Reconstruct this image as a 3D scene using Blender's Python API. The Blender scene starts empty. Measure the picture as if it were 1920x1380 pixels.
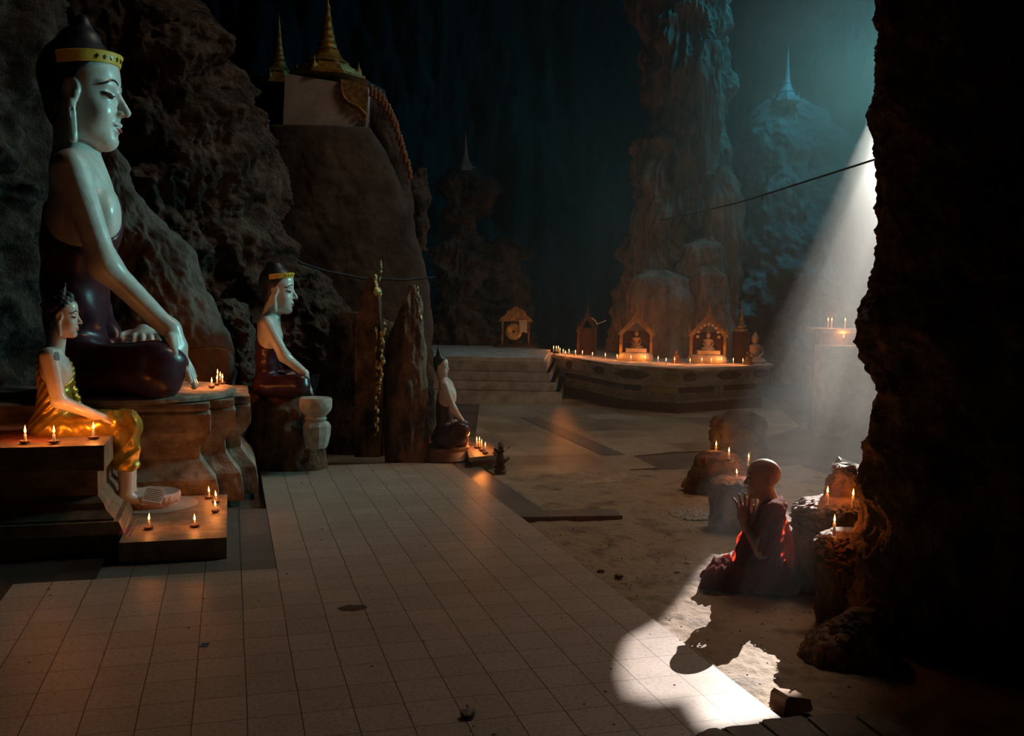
import bpy, bmesh, math, random
import numpy as np
from mathutils import Vector, Matrix, Euler

# ------------------------------------------------------------------ camera
T = 0.2                                   # width of one floor tile in metres
CAM = np.array([5.68585 * T, -17.1595 * T, 8.08154 * T])
PITCH, ROLL, YAW, FPX = -0.0740010, 0.0203381, 0.2881144, 1792.02
_cy, _sy = math.cos(YAW), math.sin(YAW)
FW = np.array([_sy * math.cos(PITCH), _cy * math.cos(PITCH), math.sin(PITCH)])
_R0 = np.array([_cy, -_sy, 0.0]); _U0 = np.cross(_R0, FW)
RT = math.cos(ROLL) * _R0 + math.sin(ROLL) * _U0
UP = -math.sin(ROLL) * _R0 + math.cos(ROLL) * _U0
scene = bpy.context.scene
C = scene.collection
cam_data = bpy.data.cameras.new('camera'); cam = bpy.data.objects.new('camera', cam_data); C.objects.link(cam)
cam_data.sensor_width = 36.0; cam_data.lens = 36.0 * FPX / 1920.0
cam_data.clip_start = 0.05; cam_data.clip_end = 200
M3 = Matrix(((RT[0], UP[0], -FW[0]), (RT[1], UP[1], -FW[1]), (RT[2], UP[2], -FW[2])))
cam.matrix_world = Matrix.Translation(Vector(CAM)) @ M3.to_4x4()
scene.camera = cam

# ------------------------------------------------------------------ world, exposure
world = bpy.data.worlds.new('world'); scene.world = world; world.use_nodes = True
wb = world.node_tree.nodes['Background']
wb.inputs[0].default_value = (0.25, 0.5, 0.7, 1); wb.inputs[1].default_value = 0.0
vs = scene.view_settings
vs.view_transform = 'Standard'; vs.look = 'None'; vs.exposure = 0.0; vs.gamma = 1.0; vs.use_curve_mapping = False
cy = scene.cycles
cy.use_denoising = True
cy.max_bounces = 5; cy.diffuse_bounces = 3; cy.glossy_bounces = 2; cy.transmission_bounces = 4
cy.volume_bounces = 0; cy.transparent_max_bounces = 8
cy.volume_step_rate = 1.0; cy.volume_max_steps = 96
cy.sample_clamp_indirect = 5.0; cy.caustics_reflective = False; cy.caustics_refractive = False
cy.light_sampling_threshold = 0.003

def P(px, py, d):
    """world point seen at photo pixel (px, py) at depth d"""
    return CAM + d * (FW + RT * (px - 960) / FPX - UP * (py - 690) / FPX)
def G(px, py, z=0.0):
    v = FW + RT * (px - 960) / FPX - UP * (py - 690) / FPX
    return CAM + v * ((z - CAM[2]) / v[2])
def DZ(px, py, z=0.0):
    v = FW + RT * (px - 960) / FPX - UP * (py - 690) / FPX
    return (z - CAM[2]) / v[2]

# ------------------------------------------------------------------ sun through the hole in the cave roof
SUN_TARGET = G(1295, 1240)
SUN_DIR = P(1427, 893, 5.45) - SUN_TARGET; SUN_DIR = SUN_DIR / np.linalg.norm(SUN_DIR)
def lamp(name, kind, loc, energy, color, **kw):
    l = bpy.data.lights.new(name, kind); l.energy = energy; l.color = color
    for k, v in kw.items(): setattr(l, k, v)
    o = bpy.data.objects.new(name, l); o.location = Vector(loc); C.objects.link(o); return o
def aim(o, to):
    o.rotation_euler = (Vector(to) - o.location).to_track_quat('-Z', 'Y').to_euler()
sun = lamp('sun', 'SUN', (0, 0, 30), 27.0, (1.0, 0.99, 0.87), angle=math.radians(0.16))
sun.rotation_euler = Vector(SUN_DIR).to_track_quat('Z', 'Y').to_euler()
# daylight of the far cave mouth, high behind the right-hand rock
mouth = lamp('cave_mouth_daylight', 'AREA', P(1780, -360, 17.0), 215.0, (0.03, 0.50, 0.80), shape='DISK', size=4.0)
aim(mouth, P(1150, 350, 22.0))
mouth.data.spread = math.radians(160)
# added warm fill under the closed roof: it rakes over the floor from behind
roof = lamp('warm_overhead_fill', 'AREA', (7.6, 5.4, 10.0), 92.0, (1.0, 0.72, 0.52), shape='DISK', size=2.4)
aim(roof, (4.5, 5.0, 0.0)); roof.data.spread = math.radians(120)
# added unseen cool fill on the right: lights the right flanks of the statues
side = lamp('cool_side_fill', 'AREA', P(2150, 40, 11.0), 40.0, (0.30, 0.86, 0.86), shape='DISK', size=1.4)
aim(side, P(250, 400, 7.6))
side.data.spread = math.radians(40)

# ------------------------------------------------------------------ small helpers
def tag(o, label=None, cat=None, group=None, kind=None):
    if label: o['label'] = label
    if cat: o['category'] = cat
    if group: o['group'] = group
    if kind: o['kind'] = kind
    return o
def empty(name, loc, label=None, cat=None, group=None, rz=0.0):
    o = bpy.data.objects.new(name, None); C.objects.link(o); o.location = Vector(loc); o.rotation_euler = (0, 0, rz)
    o.empty_display_size = 0.1
    return tag(o, label, cat, group)
def mesh_obj(name, V, F, mat, parent=None, loc=(0, 0, 0), smooth=True, mats=None, fm=None):
    me = bpy.data.meshes.new(name)
    V = np.asarray(V, dtype=np.float32)
    me.from_pydata([tuple(map(float, v)) for v in V] if len(V) < 4000 else V.tolist(), [], F if isinstance(F, list) else np.asarray(F).tolist())
    for m in (mats if mats else [mat]): me.materials.append(m)
    if fm is not None: me.polygons.foreach_set('material_index', np.asarray(fm, dtype=np.int32))
    me.polygons.foreach_set('use_smooth', [smooth] * len(me.polygons))
    me.update(); me.validate()
    o = bpy.data.objects.new(name, me); C.objects.link(o); o.location = Vector(loc)
    if parent: o.parent = parent
    return o
class MB:
    """collects boxes, lathes, tubes and prisms into one mesh"""
    def __init__(s): s.V = []; s.F = []
    def add(s, V, F):
        n = len(s.V); s.V += [tuple(map(float, v)) for v in V]; s.F += [tuple(i + n for i in f) for f in F]; return s
    def box(s, x0, x1, y0, y1, z0, z1, b=0.0):
        bm = bmesh.new(); bmesh.ops.create_cube(bm, size=1)
        for v in bm.verts: v.co = Vector(((x0 + x1) / 2 + v.co.x * (x1 - x0), (y0 + y1) / 2 + v.co.y * (y1 - y0), (z0 + z1) / 2 + v.co.z * (z1 - z0)))
        if b > 0: bmesh.ops.bevel(bm, geom=bm.edges[:], offset=b, segments=2, affect='EDGES', profile=0.6)
        bm.verts.index_update(); r = s.add([v.co for v in bm.verts], [[v.index for v in f.verts] for f in bm.faces]); bm.free(); return r
    def lathe(s, prof, c=(0, 0, 0), n=24, ry=1.0, lobes=0, amp=0.0, cap=True):
        V = []; F = []
        for (r, z) in prof:
            for i in range(n):
                a = 2 * math.pi * i / n; q = r * (1 + amp * math.cos(lobes * a)) if lobes else r
                V.append((c[0] + q * math.cos(a), c[1] + q * ry * math.sin(a), c[2] + z))
        m = len(prof)
        for j in range(m - 1):
            for i in range(n):
                k = (i + 1) % n; F.append((j * n + i, j * n + k, (j + 1) * n + k, (j + 1) * n + i))
        if cap: F.append(tuple(range(n))[::-1]); F.append(tuple((m - 1) * n + i for i in range(n)))
        return s.add(V, F)
    def tube(s, pts, r, n=8):
        pts = [Vector(p) for p in pts]; V = []; F = []
        rr = r if isinstance(r, (list, tuple)) else [r] * len(pts)
        for i, p in enumerate(pts):
            t = (pts[min(i + 1, len(pts) - 1)] - pts[max(i - 1, 0)]).normalized()
            u = t.cross(Vector((0.13, 0.21, 0.97)));
            if u.length < 0.05: u = t.cross(Vector((1, 0, 0)))
            u.normalize(); w = t.cross(u)
            for k in range(n):
                a = 2 * math.pi * k / n; V.append(p + (u * math.cos(a) + w * math.sin(a)) * rr[i])
        for i in range(len(pts) - 1):
            for k in range(n):
                q = (k + 1) % n; F.append((i * n + k, i * n + q, (i + 1) * n + q, (i + 1) * n + k))
        F.append(tuple(range(n))[::-1]); F.append(tuple((len(pts) - 1) * n + k for k in range(n)))
        return s.add(V, F)
    def prism(s, outline, y0, y1, plane='xz'):
        """outline in x,z (or x,y) extruded along the third axis"""
        n = len(outline)
        if plane == 'xz': V = [(x, y0, z) for x, z in outline] + [(x, y1, z) for x, z in outline]
        else: V = [(x, z, y0) for x, z in outline] + [(x, z, y1) for x, z in outline]
        F = [tuple(range(n)), tuple(range(2 * n - 1, n - 1, -1))] + [(i, i + n, (i + 1) % n + n, (i + 1) % n) for i in range(n)]
        return s.add(V, F)
    def build(s, name, mat, parent=None, loc=(0, 0, 0), smooth=False, rz=0.0):
        o = mesh_obj(name, s.V, s.F, mat, parent, loc, smooth)
        bm = bmesh.new(); bm.from_mesh(o.data); bmesh.ops.recalc_face_normals(bm, faces=bm.faces[:])
        big = [f for f in bm.faces if len(f.verts) > 4]
        if big: bmesh.ops.triangulate(bm, faces=big)
        bm.to_mesh(o.data); bm.free()
        if smooth:
            try: o.data.set_sharp_from_angle(angle=math.radians(40))
            except Exception: pass
        o.rotation_euler = (0, 0, rz)
        return o
def copy_tree(o, parent=None):
    c = o.copy(); C.objects.link(c); c.parent = parent
    for ch in [q for q in bpy.data.objects if q.parent == o]: copy_tree(ch, c)
    return c

# ------------------------------------------------------------------ numpy noise
_rng = np.random.RandomState(7)
_perm = _rng.permutation(512).astype(np.int32); _perm = np.concatenate([_perm, _perm])
_grad = _rng.normal(size=(512, 3)); _grad /= np.linalg.norm(_grad, axis=1)[:, None]; _grad = _grad.astype(np.float32)
def perlin(p):
    p = np.asarray(p, dtype=np.float32); i = np.floor(p).astype(np.int32); f = p - i; u = f * f * f * (f * (f * 6 - 15) + 10)
    out = np.zeros(len(p), np.float32)
    for dx in (0, 1):
        wx = u[:, 0] if dx else 1 - u[:, 0]
        ix = _perm[(i[:, 0] + dx) & 511]
        for dy in (0, 1):
            wy = u[:, 1] if dy else 1 - u[:, 1]
            iy = _perm[(ix + i[:, 1] + dy) & 511]
            for dz in (0, 1):
                wz = u[:, 2] if dz else 1 - u[:, 2]
                g = _grad[_perm[(iy + i[:, 2] + dz) & 511]]
                out += wx * wy * wz * (g[:, 0] * (f[:, 0] - dx) + g[:, 1] * (f[:, 1] - dy) + g[:, 2] * (f[:, 2] - dz))
    return out * 1.5
def fbm(p, o=5, g=0.5, ridged=False):
    p = np.asarray(p, dtype=np.float32); a = 1.0; s = np.zeros(len(p), np.float32)
    for k in range(o):
        n = perlin(p + k * 17.3)
        s += a * ((0.5 - np.abs(n) * 1.6) if ridged else n); p = p * 2.03; a *= g
    return s

# ------------------------------------------------------------------ signed distance modelling (numpy) + surface nets
def smin(a, b, k): 
    h = np.maximum(k - np.abs(a - b), 0) / k; return np.minimum(a, b) - h * h * k * 0.25
def smax(a, b, k): return -smin(-a, -b, k)
def s_ell(p, c, r, R=None):
    q = p - np.asarray(c, np.float32)
    if R is not None: q = q @ np.asarray(R, np.float32)
    r = np.asarray(r, np.float32); k0 = np.sqrt(((q / r) ** 2).sum(1)); k1 = np.sqrt(((q / (r * r)) ** 2).sum(1)) + 1e-9
    return k0 * (k0 - 1) / k1
def s_cone(p, a, b, ra, rb):
    a = np.asarray(a, np.float32); b = np.asarray(b, np.float32); ab = b - a
    t = np.clip(((p - a) @ ab) / max(float(ab @ ab), 1e-9), 0, 1)
    return np.sqrt(((p - a - t[:, None] * ab) ** 2).sum(1)) - (ra + (rb - ra) * t)
def s_box(p, c, h, r=0.0, R=None):
    q = p - np.asarray(c, np.float32)
    if R is not None: q = q @ np.asarray(R, np.float32)
    q = np.abs(q) - (np.asarray(h, np.float32) - r)
    return np.sqrt((np.maximum(q, 0) ** 2).sum(1)) + np.minimum(q.max(1), 0) - r
def s_plane(p, c, n):
    n = np.asarray(n, np.float32); n = n / np.linalg.norm(n); return (p - np.asarray(c, np.float32)) @ n
def rotz(a): c, s = math.cos(a), math.sin(a); return np.array([[c, -s, 0], [s, c, 0], [0, 0, 1]], np.float32)
def roty(a): c, s = math.cos(a), math.sin(a); return np.array([[c, 0, s], [0, 1, 0], [-s, 0, c]], np.float32)
def rotx(a): c, s = math.cos(a), math.sin(a); return np.array([[1, 0, 0], [0, c, -s], [0, s, c]], np.float32)
def sdf_mesh(fn, lo, hi, vox):
    lo = np.asarray(lo, np.float32); hi = np.asarray(hi, np.float32); B = 6
    nb = np.ceil((hi - lo) / (vox * B)).astype(int); n = nb * B + 1
    cs = vox * B
    cc = np.stack(np.meshgrid(*[lo[a] + cs * (np.arange(nb[a]) + 0.5) for a in range(3)], indexing='ij'), -1).reshape(-1, 3).astype(np.float32)
    dc = np.concatenate([fn(cc[i:i + 200000]) for i in range(0, len(cc), 200000)])
    D = np.full(tuple(n), 1.0, np.float32)
    D[:-1, :-1, :-1] = np.repeat(np.repeat(np.repeat(np.where(dc > 0, 1.0, -1.0).reshape(nb).astype(np.float32), B, 0), B, 1), B, 2)
    act = np.where(np.abs(dc) < cs * 1.6)[0]
    off = np.stack(np.meshgrid(*[np.arange(B + 1)] * 3, indexing='ij'), -1).reshape(-1, 3)
    bi = np.stack(np.unravel_index(act, nb), -1) * B
    step = 600
    for i in range(0, len(bi), step):
        idx = (bi[i:i + step, None, :] + off[None]).reshape(-1, 3)
        pts = (lo + idx * vox).astype(np.float32)
        D[idx[:, 0], idx[:, 1], idx[:, 2]] = fn(pts)
    S = D < 0
    S[0] = S[-1] = False; S[:, 0] = S[:, -1] = False; S[:, :, 0] = S[:, :, -1] = False
    D = np.where(S, D, np.maximum(D, 1e-5))
    m = n - 1
    acc = np.zeros(tuple(m) + (3,), np.float32); cnt = np.zeros(tuple(m), np.float32)
    for ax in range(3):
        sl0 = [slice(None)] * 3; sl1 = [slice(None)] * 3; sl0[ax] = slice(0, -1); sl1[ax] = slice(1, None)
        a = D[tuple(sl0)]; b = D[tuple(sl1)]; cr = S[tuple(sl0)] != S[tuple(sl1)]
        ii = np.stack(np.where(cr), -1)
        if len(ii) == 0: continue
        av = a[cr]; bv = b[cr]; t = np.clip(av / (av - bv + 1e-12), 0, 1)
        pos = ii.astype(np.float32); pos[:, ax] += t
        o1, o2 = [q for q in range(3) if q != ax]
        for d1 in (0, 1):
            for d2 in (0, 1):
                c = ii.copy(); c[:, o1] -= d1; c[:, o2] -= d2
                ok = (c >= 0).all(1) & (c < m).all(1)
                np.add.at(acc, tuple(c[ok].T), pos[ok]); np.add.at(cnt, tuple(c[ok].T), 1)
    vi = cnt > 0; ids = np.full(tuple(m), -1, np.int64); ids[vi] = np.arange(vi.sum())
    V = lo + (acc[vi] / cnt[vi][:, None]) * vox
    Fs = []
    for ax in range(3):
        sl0 = [slice(None)] * 3; sl1 = [slice(None)] * 3; sl0[ax] = slice(0, -1); sl1[ax] = slice(1, None)
        s0 = S[tuple(sl0)]; s1 = S[tuple(sl1)]
        o1, o2 = [(1, 2), (2, 0), (0, 1)][ax]
        for sgn in (0, 1):
            ii = np.stack(np.where((s0 & ~s1) if sgn == 0 else (~s0 & s1)), -1)
            if len(ii) == 0: continue
            q = []
            for d1, d2 in ((1, 1), (0, 1), (0, 0), (1, 0)):
                c = ii.copy(); c[:, o1] -= d1; c[:, o2] -= d2; q.append(ids[tuple(c.T)])
            q = np.stack(q, 1)
            Fs.append(q if sgn == 0 else q[:, ::-1])
    return V, np.concatenate(Fs)
def sdf_obj(name, fn, lo, hi, vox, mat, parent=None, loc=(0, 0, 0), disp=None):
    V, F = sdf_mesh(fn, lo, hi, vox)
    if disp is not None: V = disp(V)
    return mesh_obj(name, V, F, mat, parent, loc, True)

# ------------------------------------------------------------------ materials
def nmat(name):
    m = bpy.data.materials.new(name); m.use_nodes = True; nt = m.node_tree
    return m, nt, nt.nodes['Principled BSDF']
def link(nt, a, b): nt.links.new(a, b)
def ramp(nt, stops):
    r = nt.nodes.new('ShaderNodeValToRGB'); e = r.color_ramp.elements
    while len(e) < len(stops): e.new(0.5)
    for i, (p, c) in enumerate(stops): e[i].position = p; e[i].color = (*c, 1)
    return r
def mat_noise(name, c1, c2, scale=6.0, rough=0.8, bump=0.3, bscale=None, metal=0.0, detail=8, stretch=(1, 1, 1), bdist=0.02, spec=0.5, lo=0.35, hi=0.65, c3=None):
    m, nt, b = nmat(name)
    tc = nt.nodes.new('ShaderNodeTexCoord'); mp = nt.nodes.new('ShaderNodeMapping'); mp.inputs['Scale'].default_value = stretch
    link(nt, tc.outputs['Object'], mp.inputs[0])
    n = nt.nodes.new('ShaderNodeTexNoise'); n.inputs['Scale'].default_value = scale; n.inputs['Detail'].default_value = detail; n.inputs['Roughness'].default_value = 0.62
    link(nt, mp.outputs[0], n.inputs['Vector'])
    st = [(lo, c1), (hi, c2)] if c3 is None else [(lo, c1), ((lo + hi) / 2, c2), (hi, c3)]
    r = ramp(nt, st); link(nt, n.outputs['Fac'], r.inputs[0]); link(nt, r.outputs[0], b.inputs['Base Color'])
    b.inputs['Roughness'].default_value = rough; b.inputs['Metallic'].default_value = metal
    b.inputs['Specular IOR Level'].default_value = spec
    if bump > 0:
        n2 = nt.nodes.new('ShaderNodeTexNoise'); n2.inputs['Scale'].default_value = bscale or scale * 3; n2.inputs['Detail'].default_value = 8; n2.inputs['Roughness'].default_value = 0.65
        link(nt, mp.outputs[0], n2.inputs['Vector'])
        bp = nt.nodes.new('ShaderNodeBump'); bp.inputs['Strength'].default_value = bump; bp.inputs['Distance'].default_value = bdist
        link(nt, n2.outputs['Fac'], bp.inputs['Height']); link(nt, bp.outputs[0], b.inputs['Normal'])
    return m
M = {}
M['rock'] = mat_noise('cave_rock', (0.035, 0.025, 0.018), (0.20, 0.155, 0.12), 3.5, 0.85, 1.0, 16, bdist=0.07, spec=0.3, stretch=(1, 1, 0.6))
M['rock_grey'] = mat_noise('grey_rock', (0.045, 0.036, 0.028), (0.24, 0.20, 0.165), 3.2, 0.82, 1.0, 15, bdist=0.07, spec=0.35)
M['rock_smooth'] = mat_noise('smooth_rock', (0.065, 0.050, 0.038), (0.14, 0.11, 0.088), 3.0, 0.75, 0.5, 26, bdist=0.012, spec=0.35)
M['flowstone'] = mat_noise('flowstone', (0.20, 0.125, 0.08), (0.58, 0.40, 0.28), 2.2, 0.7, 0.8, 9, bdist=0.06, stretch=(1.6, 1.6, 0.35), spec=0.4)
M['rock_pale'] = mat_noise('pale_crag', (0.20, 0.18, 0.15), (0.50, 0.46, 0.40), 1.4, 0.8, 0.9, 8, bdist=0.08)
M['rock_warm'] = mat_noise('warm_rock', (0.07, 0.030, 0.012), (0.40, 0.22, 0.11), 7.0, 0.55, 1.0, 34, bdist=0.035, spec=0.5, stretch=(1, 1, 0.5))
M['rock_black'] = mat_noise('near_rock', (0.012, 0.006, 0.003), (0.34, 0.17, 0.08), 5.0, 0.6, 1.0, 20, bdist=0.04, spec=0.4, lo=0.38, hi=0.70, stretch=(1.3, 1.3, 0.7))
M['plaster'] = mat_noise('old_plaster', (0.20, 0.17, 0.14), (0.42, 0.36, 0.31), 2.4, 0.85, 0.4, 18, bdist=0.01)
M['wall'] = mat_noise('weathered_concrete', (0.045, 0.036, 0.028), (0.17, 0.14, 0.115), 1.4, 0.9, 0.6, 16, bdist=0.02)
M['stone_carved'] = mat_noise('pedestal_stone', (0.16, 0.10, 0.07), (0.46, 0.36, 0.28), 7.0, 0.75, 0.6, 26, bdist=0.012)
M['white_paint'] = mat_noise('glossy_white_paint', (0.58, 0.56, 0.50), (0.76, 0.75, 0.70), 9.0, 0.28, 0.25, 40, bdist=0.004)
M['skin_paint'] = mat_noise('glossy_skin_paint', (0.62, 0.50, 0.42), (0.78, 0.68, 0.60), 6.0, 0.24, 0.15, 30, bdist=0.003)
M['robe_dark'] = mat_noise('dark_purple_paint', (0.035, 0.012, 0.022), (0.07, 0.025, 0.04), 8.0, 0.3, 0.2, 30, bdist=0.004)
M['hair_black'] = mat_noise('black_paint', (0.008, 0.008, 0.010), (0.035, 0.034, 0.036), 9.0, 0.42, 0.4, 40, bdist=0.005)
M['black_line'] = mat_noise('black_line_paint', (0.004, 0.003, 0.003), (0.012, 0.008, 0.008), 9.0, 0.3, 0.0)
M['gold_paint'] = mat_noise('gold_paint', (0.42, 0.24, 0.03), (0.78, 0.52, 0.10), 9.0, 0.30, 0.3, 30, metal=0.65, bdist=0.004)
M['gold_dull'] = mat_noise('dull_gold', (0.20, 0.11, 0.02), (0.62, 0.40, 0.09), 12.0, 0.42, 0.5, 30, metal=0.5, bdist=0.01)
M['yellow_band'] = mat_noise('yellow_band_paint', (0.60, 0.36, 0.03), (0.80, 0.50, 0.06), 14.0, 0.45, 0.2, 40, bdist=0.003)
M['lip_red'] = mat_noise('lip_paint', (0.30, 0.06, 0.06), (0.42, 0.10, 0.09), 20.0, 0.3, 0.0)
M['candle_wax'] = mat_noise('candle_wax', (0.85, 0.80, 0.70), (0.95, 0.92, 0.84), 30.0, 0.4, 0.0)
M['clay'] = mat_noise('clay_dish', (0.10, 0.045, 0.025), (0.20, 0.09, 0.05), 30.0, 0.6, 0.3, 60, bdist=0.002)
def mat_flame():
    m, nt, b = nmat('candle_flame'); nt.nodes.remove(b)
    e = nt.nodes.new('ShaderNodeEmission'); tc = nt.nodes.new('ShaderNodeTexCoord'); sp = nt.nodes.new('ShaderNodeSeparateXYZ')
    link(nt, tc.outputs['Generated'], sp.inputs[0])
    r = ramp(nt, [(0.0, (1.0, 0.22, 0.03)), (0.25, (1.0, 0.50, 0.14)), (0.6, (1.0, 0.62, 0.24)), (1.0, (1.0, 0.30, 0.04))])
    link(nt, sp.outputs['Z'], r.inputs[0]); link(nt, r.outputs[0], e.inputs[0]); e.inputs[1].default_value = 5.0
    link(nt, e.outputs[0], nt.nodes['Material Output'].inputs[0])
    m.cycles.emission_sampling = 'NONE'
    return m
M['flame'] = mat_flame()
M['plaster_light'] = mat_noise('whitewashed_plaster', (0.42, 0.37, 0.33), (0.74, 0.68, 0.62), 1.6, 0.85, 0.4, 14, bdist=0.01)
# ------------------------------------------------------------------ floor platform of pale tiles
def mat_tiles(name, ca, cb, grout, sx=0.2, sy=0.219, rough=0.32):
    m, nt, b = nmat(name)
    tc = nt.nodes.new('ShaderNodeTexCoord'); sp = nt.nodes.new('ShaderNodeSeparateXYZ'); link(nt, tc.outputs['Object'], sp.inputs[0])
    def mth(op, a, bb=None, c=None):
        n = nt.nodes.new('ShaderNodeMath'); n.operation = op
        for i, v in enumerate((a, bb, c)):
            if v is None: continue
            if isinstance(v, (int, float)): n.inputs[i].default_value = v
            else: link(nt, v, n.inputs[i])
        return n.outputs[0]
    wob = nt.nodes.new('ShaderNodeTexNoise'); wob.inputs['Scale'].default_value = 1.5; link(nt, tc.outputs['Object'], wob.inputs['Vector'])
    wv = mth('MULTIPLY', mth('SUBTRACT', wob.outputs['Fac'], 0.5), 0.012)
    u = mth('DIVIDE', mth('ADD', sp.outputs['X'], wv), sx); v = mth('DIVIDE', mth('ADD', sp.outputs['Y'], wv), sy)
    fu = mth('FRACT', u); fv = mth('FRACT', v)
    du = mth('MULTIPLY', mth('MINIMUM', fu, mth('SUBTRACT', 1.0, fu)), sx)
    dv = mth('MULTIPLY', mth('MINIMUM', fv, mth('SUBTRACT', 1.0, fv)), sy)
    gu = mth('LESS_THAN', du, 0.0023); gv = mth('LESS_THAN', dv, 0.0017)
    gr = mth('MAXIMUM', gu, gv)
    cell = nt.nodes.new('ShaderNodeCombineXYZ'); link(nt, mth('FLOOR', u), cell.inputs[0]); link(nt, mth('FLOOR', v), cell.inputs[1])
    wn = nt.nodes.new('ShaderNodeTexWhiteNoise'); link(nt, cell.outputs[0], wn.inputs['Vector'])
    ns = nt.nodes.new('ShaderNodeTexNoise'); ns.inputs['Scale'].default_value = 2.2; ns.inputs['Detail'].default_value = 10; ns.inputs['Roughness'].default_value = 0.7
    link(nt, tc.outputs['Object'], ns.inputs['Vector'])
    fac = mth('ADD', mth('MULTIPLY', wn.outputs['Value'], 0.22), mth('MULTIPLY', ns.outputs['Fac'], 0.78))
    r = ramp(nt, [(0.25, ca), (0.75, cb)]); link(nt, fac, r.inputs[0])
    sk = nt.nodes.new('ShaderNodeTexNoise'); sk.inputs['Scale'].default_value = 55; sk.inputs['Detail'].default_value = 4; link(nt, tc.outputs['Object'], sk.inputs['Vector'])
    r2 = ramp(nt, [(0.32, (0.62, 0.58, 0.52)), (0.5, (1, 1, 1))]); link(nt, sk.outputs['Fac'], r2.inputs[0])
    mu = nt.nodes.new('ShaderNodeMix'); mu.data_type = 'RGBA'; mu.blend_type = 'MULTIPLY'; mu.inputs[0].default_value = 0.8
    link(nt, r.outputs[0], mu.inputs[6]); link(nt, r2.outputs[0], mu.inputs[7])
    mx = nt.nodes.new('ShaderNodeMix'); mx.data_type = 'RGBA'; link(nt, gr, mx.inputs[0]); link(nt, mu.outputs[2], mx.inputs[6]); mx.inputs[7].default_value = (*grout, 1)
    link(nt, mx.outputs[2], b.inputs['Base Color'])
    rr = mth('ADD', rough, mth('MULTIPLY', ns.outputs['Fac'], 0.25)); link(nt, rr, b.inputs['Roughness'])
    bp = nt.nodes.new('ShaderNodeBump'); bp.inputs['Strength'].default_value = 0.5; bp.inputs['Distance'].default_value = 0.002
    h = mth('ADD', mth('SUBTRACT', 1.0, gr), mth('MULTIPLY', ns.outputs['Fac'], 0.35)); link(nt, h, bp.inputs['Height']); link(nt, bp.outputs[0], b.inputs['Normal'])
    return m
M['tiles'] = mat_tiles('pale_floor_tiles', (0.34, 0.27, 0.215), (0.50, 0.41, 0.335), (0.03, 0.018, 0.012))
M['tiles_grey'] = mat_tiles('grey_border_tiles', (0.14, 0.13, 0.12), (0.22, 0.20, 0.19), (0.02, 0.014, 0.010), rough=0.25)
M['tiles_shadow'] = mat_tiles('shadow_toned_floor_tiles', (0.035, 0.03, 0.028), (0.05, 0.045, 0.04), (0.02, 0.014, 0.010), rough=0.3)  # near-black colour stands in for the shadow on the left floor
M['pave'] = mat_tiles('worn_paving', (0.16, 0.125, 0.08), (0.66, 0.54, 0.38), (0.12, 0.09, 0.06), sx=0.6, sy=0.55, rough=0.22)
def slab(name, poly, z0, z1, mat, kind='structure', parent=None):
    mb = MB(); mb.prism(poly, z0, z1, plane='xy'); o = mb.build(name, mat, parent)
    if kind: o['kind'] = kind
    return o
slab('floor', [(1.4, -3.6), (3.2, -3.6), (3.2, 5.62), (1.4, 5.62)], -0.12, 0.0, M['tiles'])
slab('floor', [(0.0, -3.6), (1.4, -3.6), (1.4, 2.23), (0.0, 2.23)], -0.12, 0.0, M['tiles'])
slab('floor', [(0.42, 2.23), (1.4, 2.23), (1.4, 3.86), (1.09, 3.86), (1.09, 2.5), (0.42, 2.5)], -0.12, -0.001, M['tiles_grey'])
slab('floor', [(-4.0, -3.6), (0.0, -3.6), (0.0, 2.23), (0.42, 2.23), (0.42, 3.0), (-4.0, 3.0)], -0.12, -0.004, M['tiles_shadow'])  # left floor area, its shadow put into the tile colour
slab('floor', [(3.2, 3.22), (3.44, 3.40), (3.42, 5.62), (3.2, 5.62)], -0.12, -0.002, M['tiles_grey'])
# earth floor with low relief
def grid_sheet(name, x0, x1, y0, y1, nx, ny, fz, mat, kind='structure'):
    X, Y = np.meshgrid(np.linspace(x0, x1, nx), np.linspace(y0, y1, ny), indexing='ij')
    p = np.stack([X.ravel(), Y.ravel(), 0 * X.ravel()], 1); Z = fz(p)
    V = np.stack([p[:, 0], p[:, 1], Z], 1); i = np.arange(nx * ny).reshape(nx, ny)
    F = np.stack([i[:-1, :-1], i[1:, :-1], i[1:, 1:], i[:-1, 1:]], -1).reshape(-1, 4)
    o = mesh_obj(name, V, F, mat)
    if kind: o['kind'] = kind
    return o
M['dirt'] = mat_noise('packed_earth', (0.10, 0.065, 0.036), (0.36, 0.26, 0.16), 4.0, 0.75, 0.8, 40, bdist=0.012, c3=(0.30, 0.21, 0.125), lo=0.3, hi=0.7)
def dz(p):
    return -0.035 + 0.012 * fbm(p * 3.0, 4) + 0.006 * fbm(p * 16.0, 3) 
grid_sheet('floor', 3.1, 6.7, -2.0, 5.0, 300, 420, dz, M['dirt'])
grid_sheet('floor', -14, 32, -8, 30, 120, 120, lambda p: -0.052 + 0.008 * fbm(p * 1.5, 4), mat_noise('dark_earth', (0.06, 0.042, 0.028), (0.16, 0.115, 0.075), 2.0, 0.8, 0.6, 20, bdist=0.012))
# worn paving beyond the earth
def Gp(px, py, z=0.0): g = G(px, py, z); return (g[0], g[1])
slab('floor', [Gp(885, 857), Gp(965, 905), Gp(1222, 892), Gp(1179, 873), Gp(1233, 870), Gp(1187, 848), Gp(1260, 841), Gp(1350, 838), Gp(1500, 795), Gp(1440, 742), Gp(900, 745)], -0.10, -0.038, M['pave'])
tag(slab('stone_strip', [Gp(975, 778), Gp(1010, 778), Gp(1172, 846), Gp(1130, 848)], -0.06, -0.034, M['tiles_grey'], None), 'dark diagonal stone strip let into the worn paving before the candle altar', 'paving strip')
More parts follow.
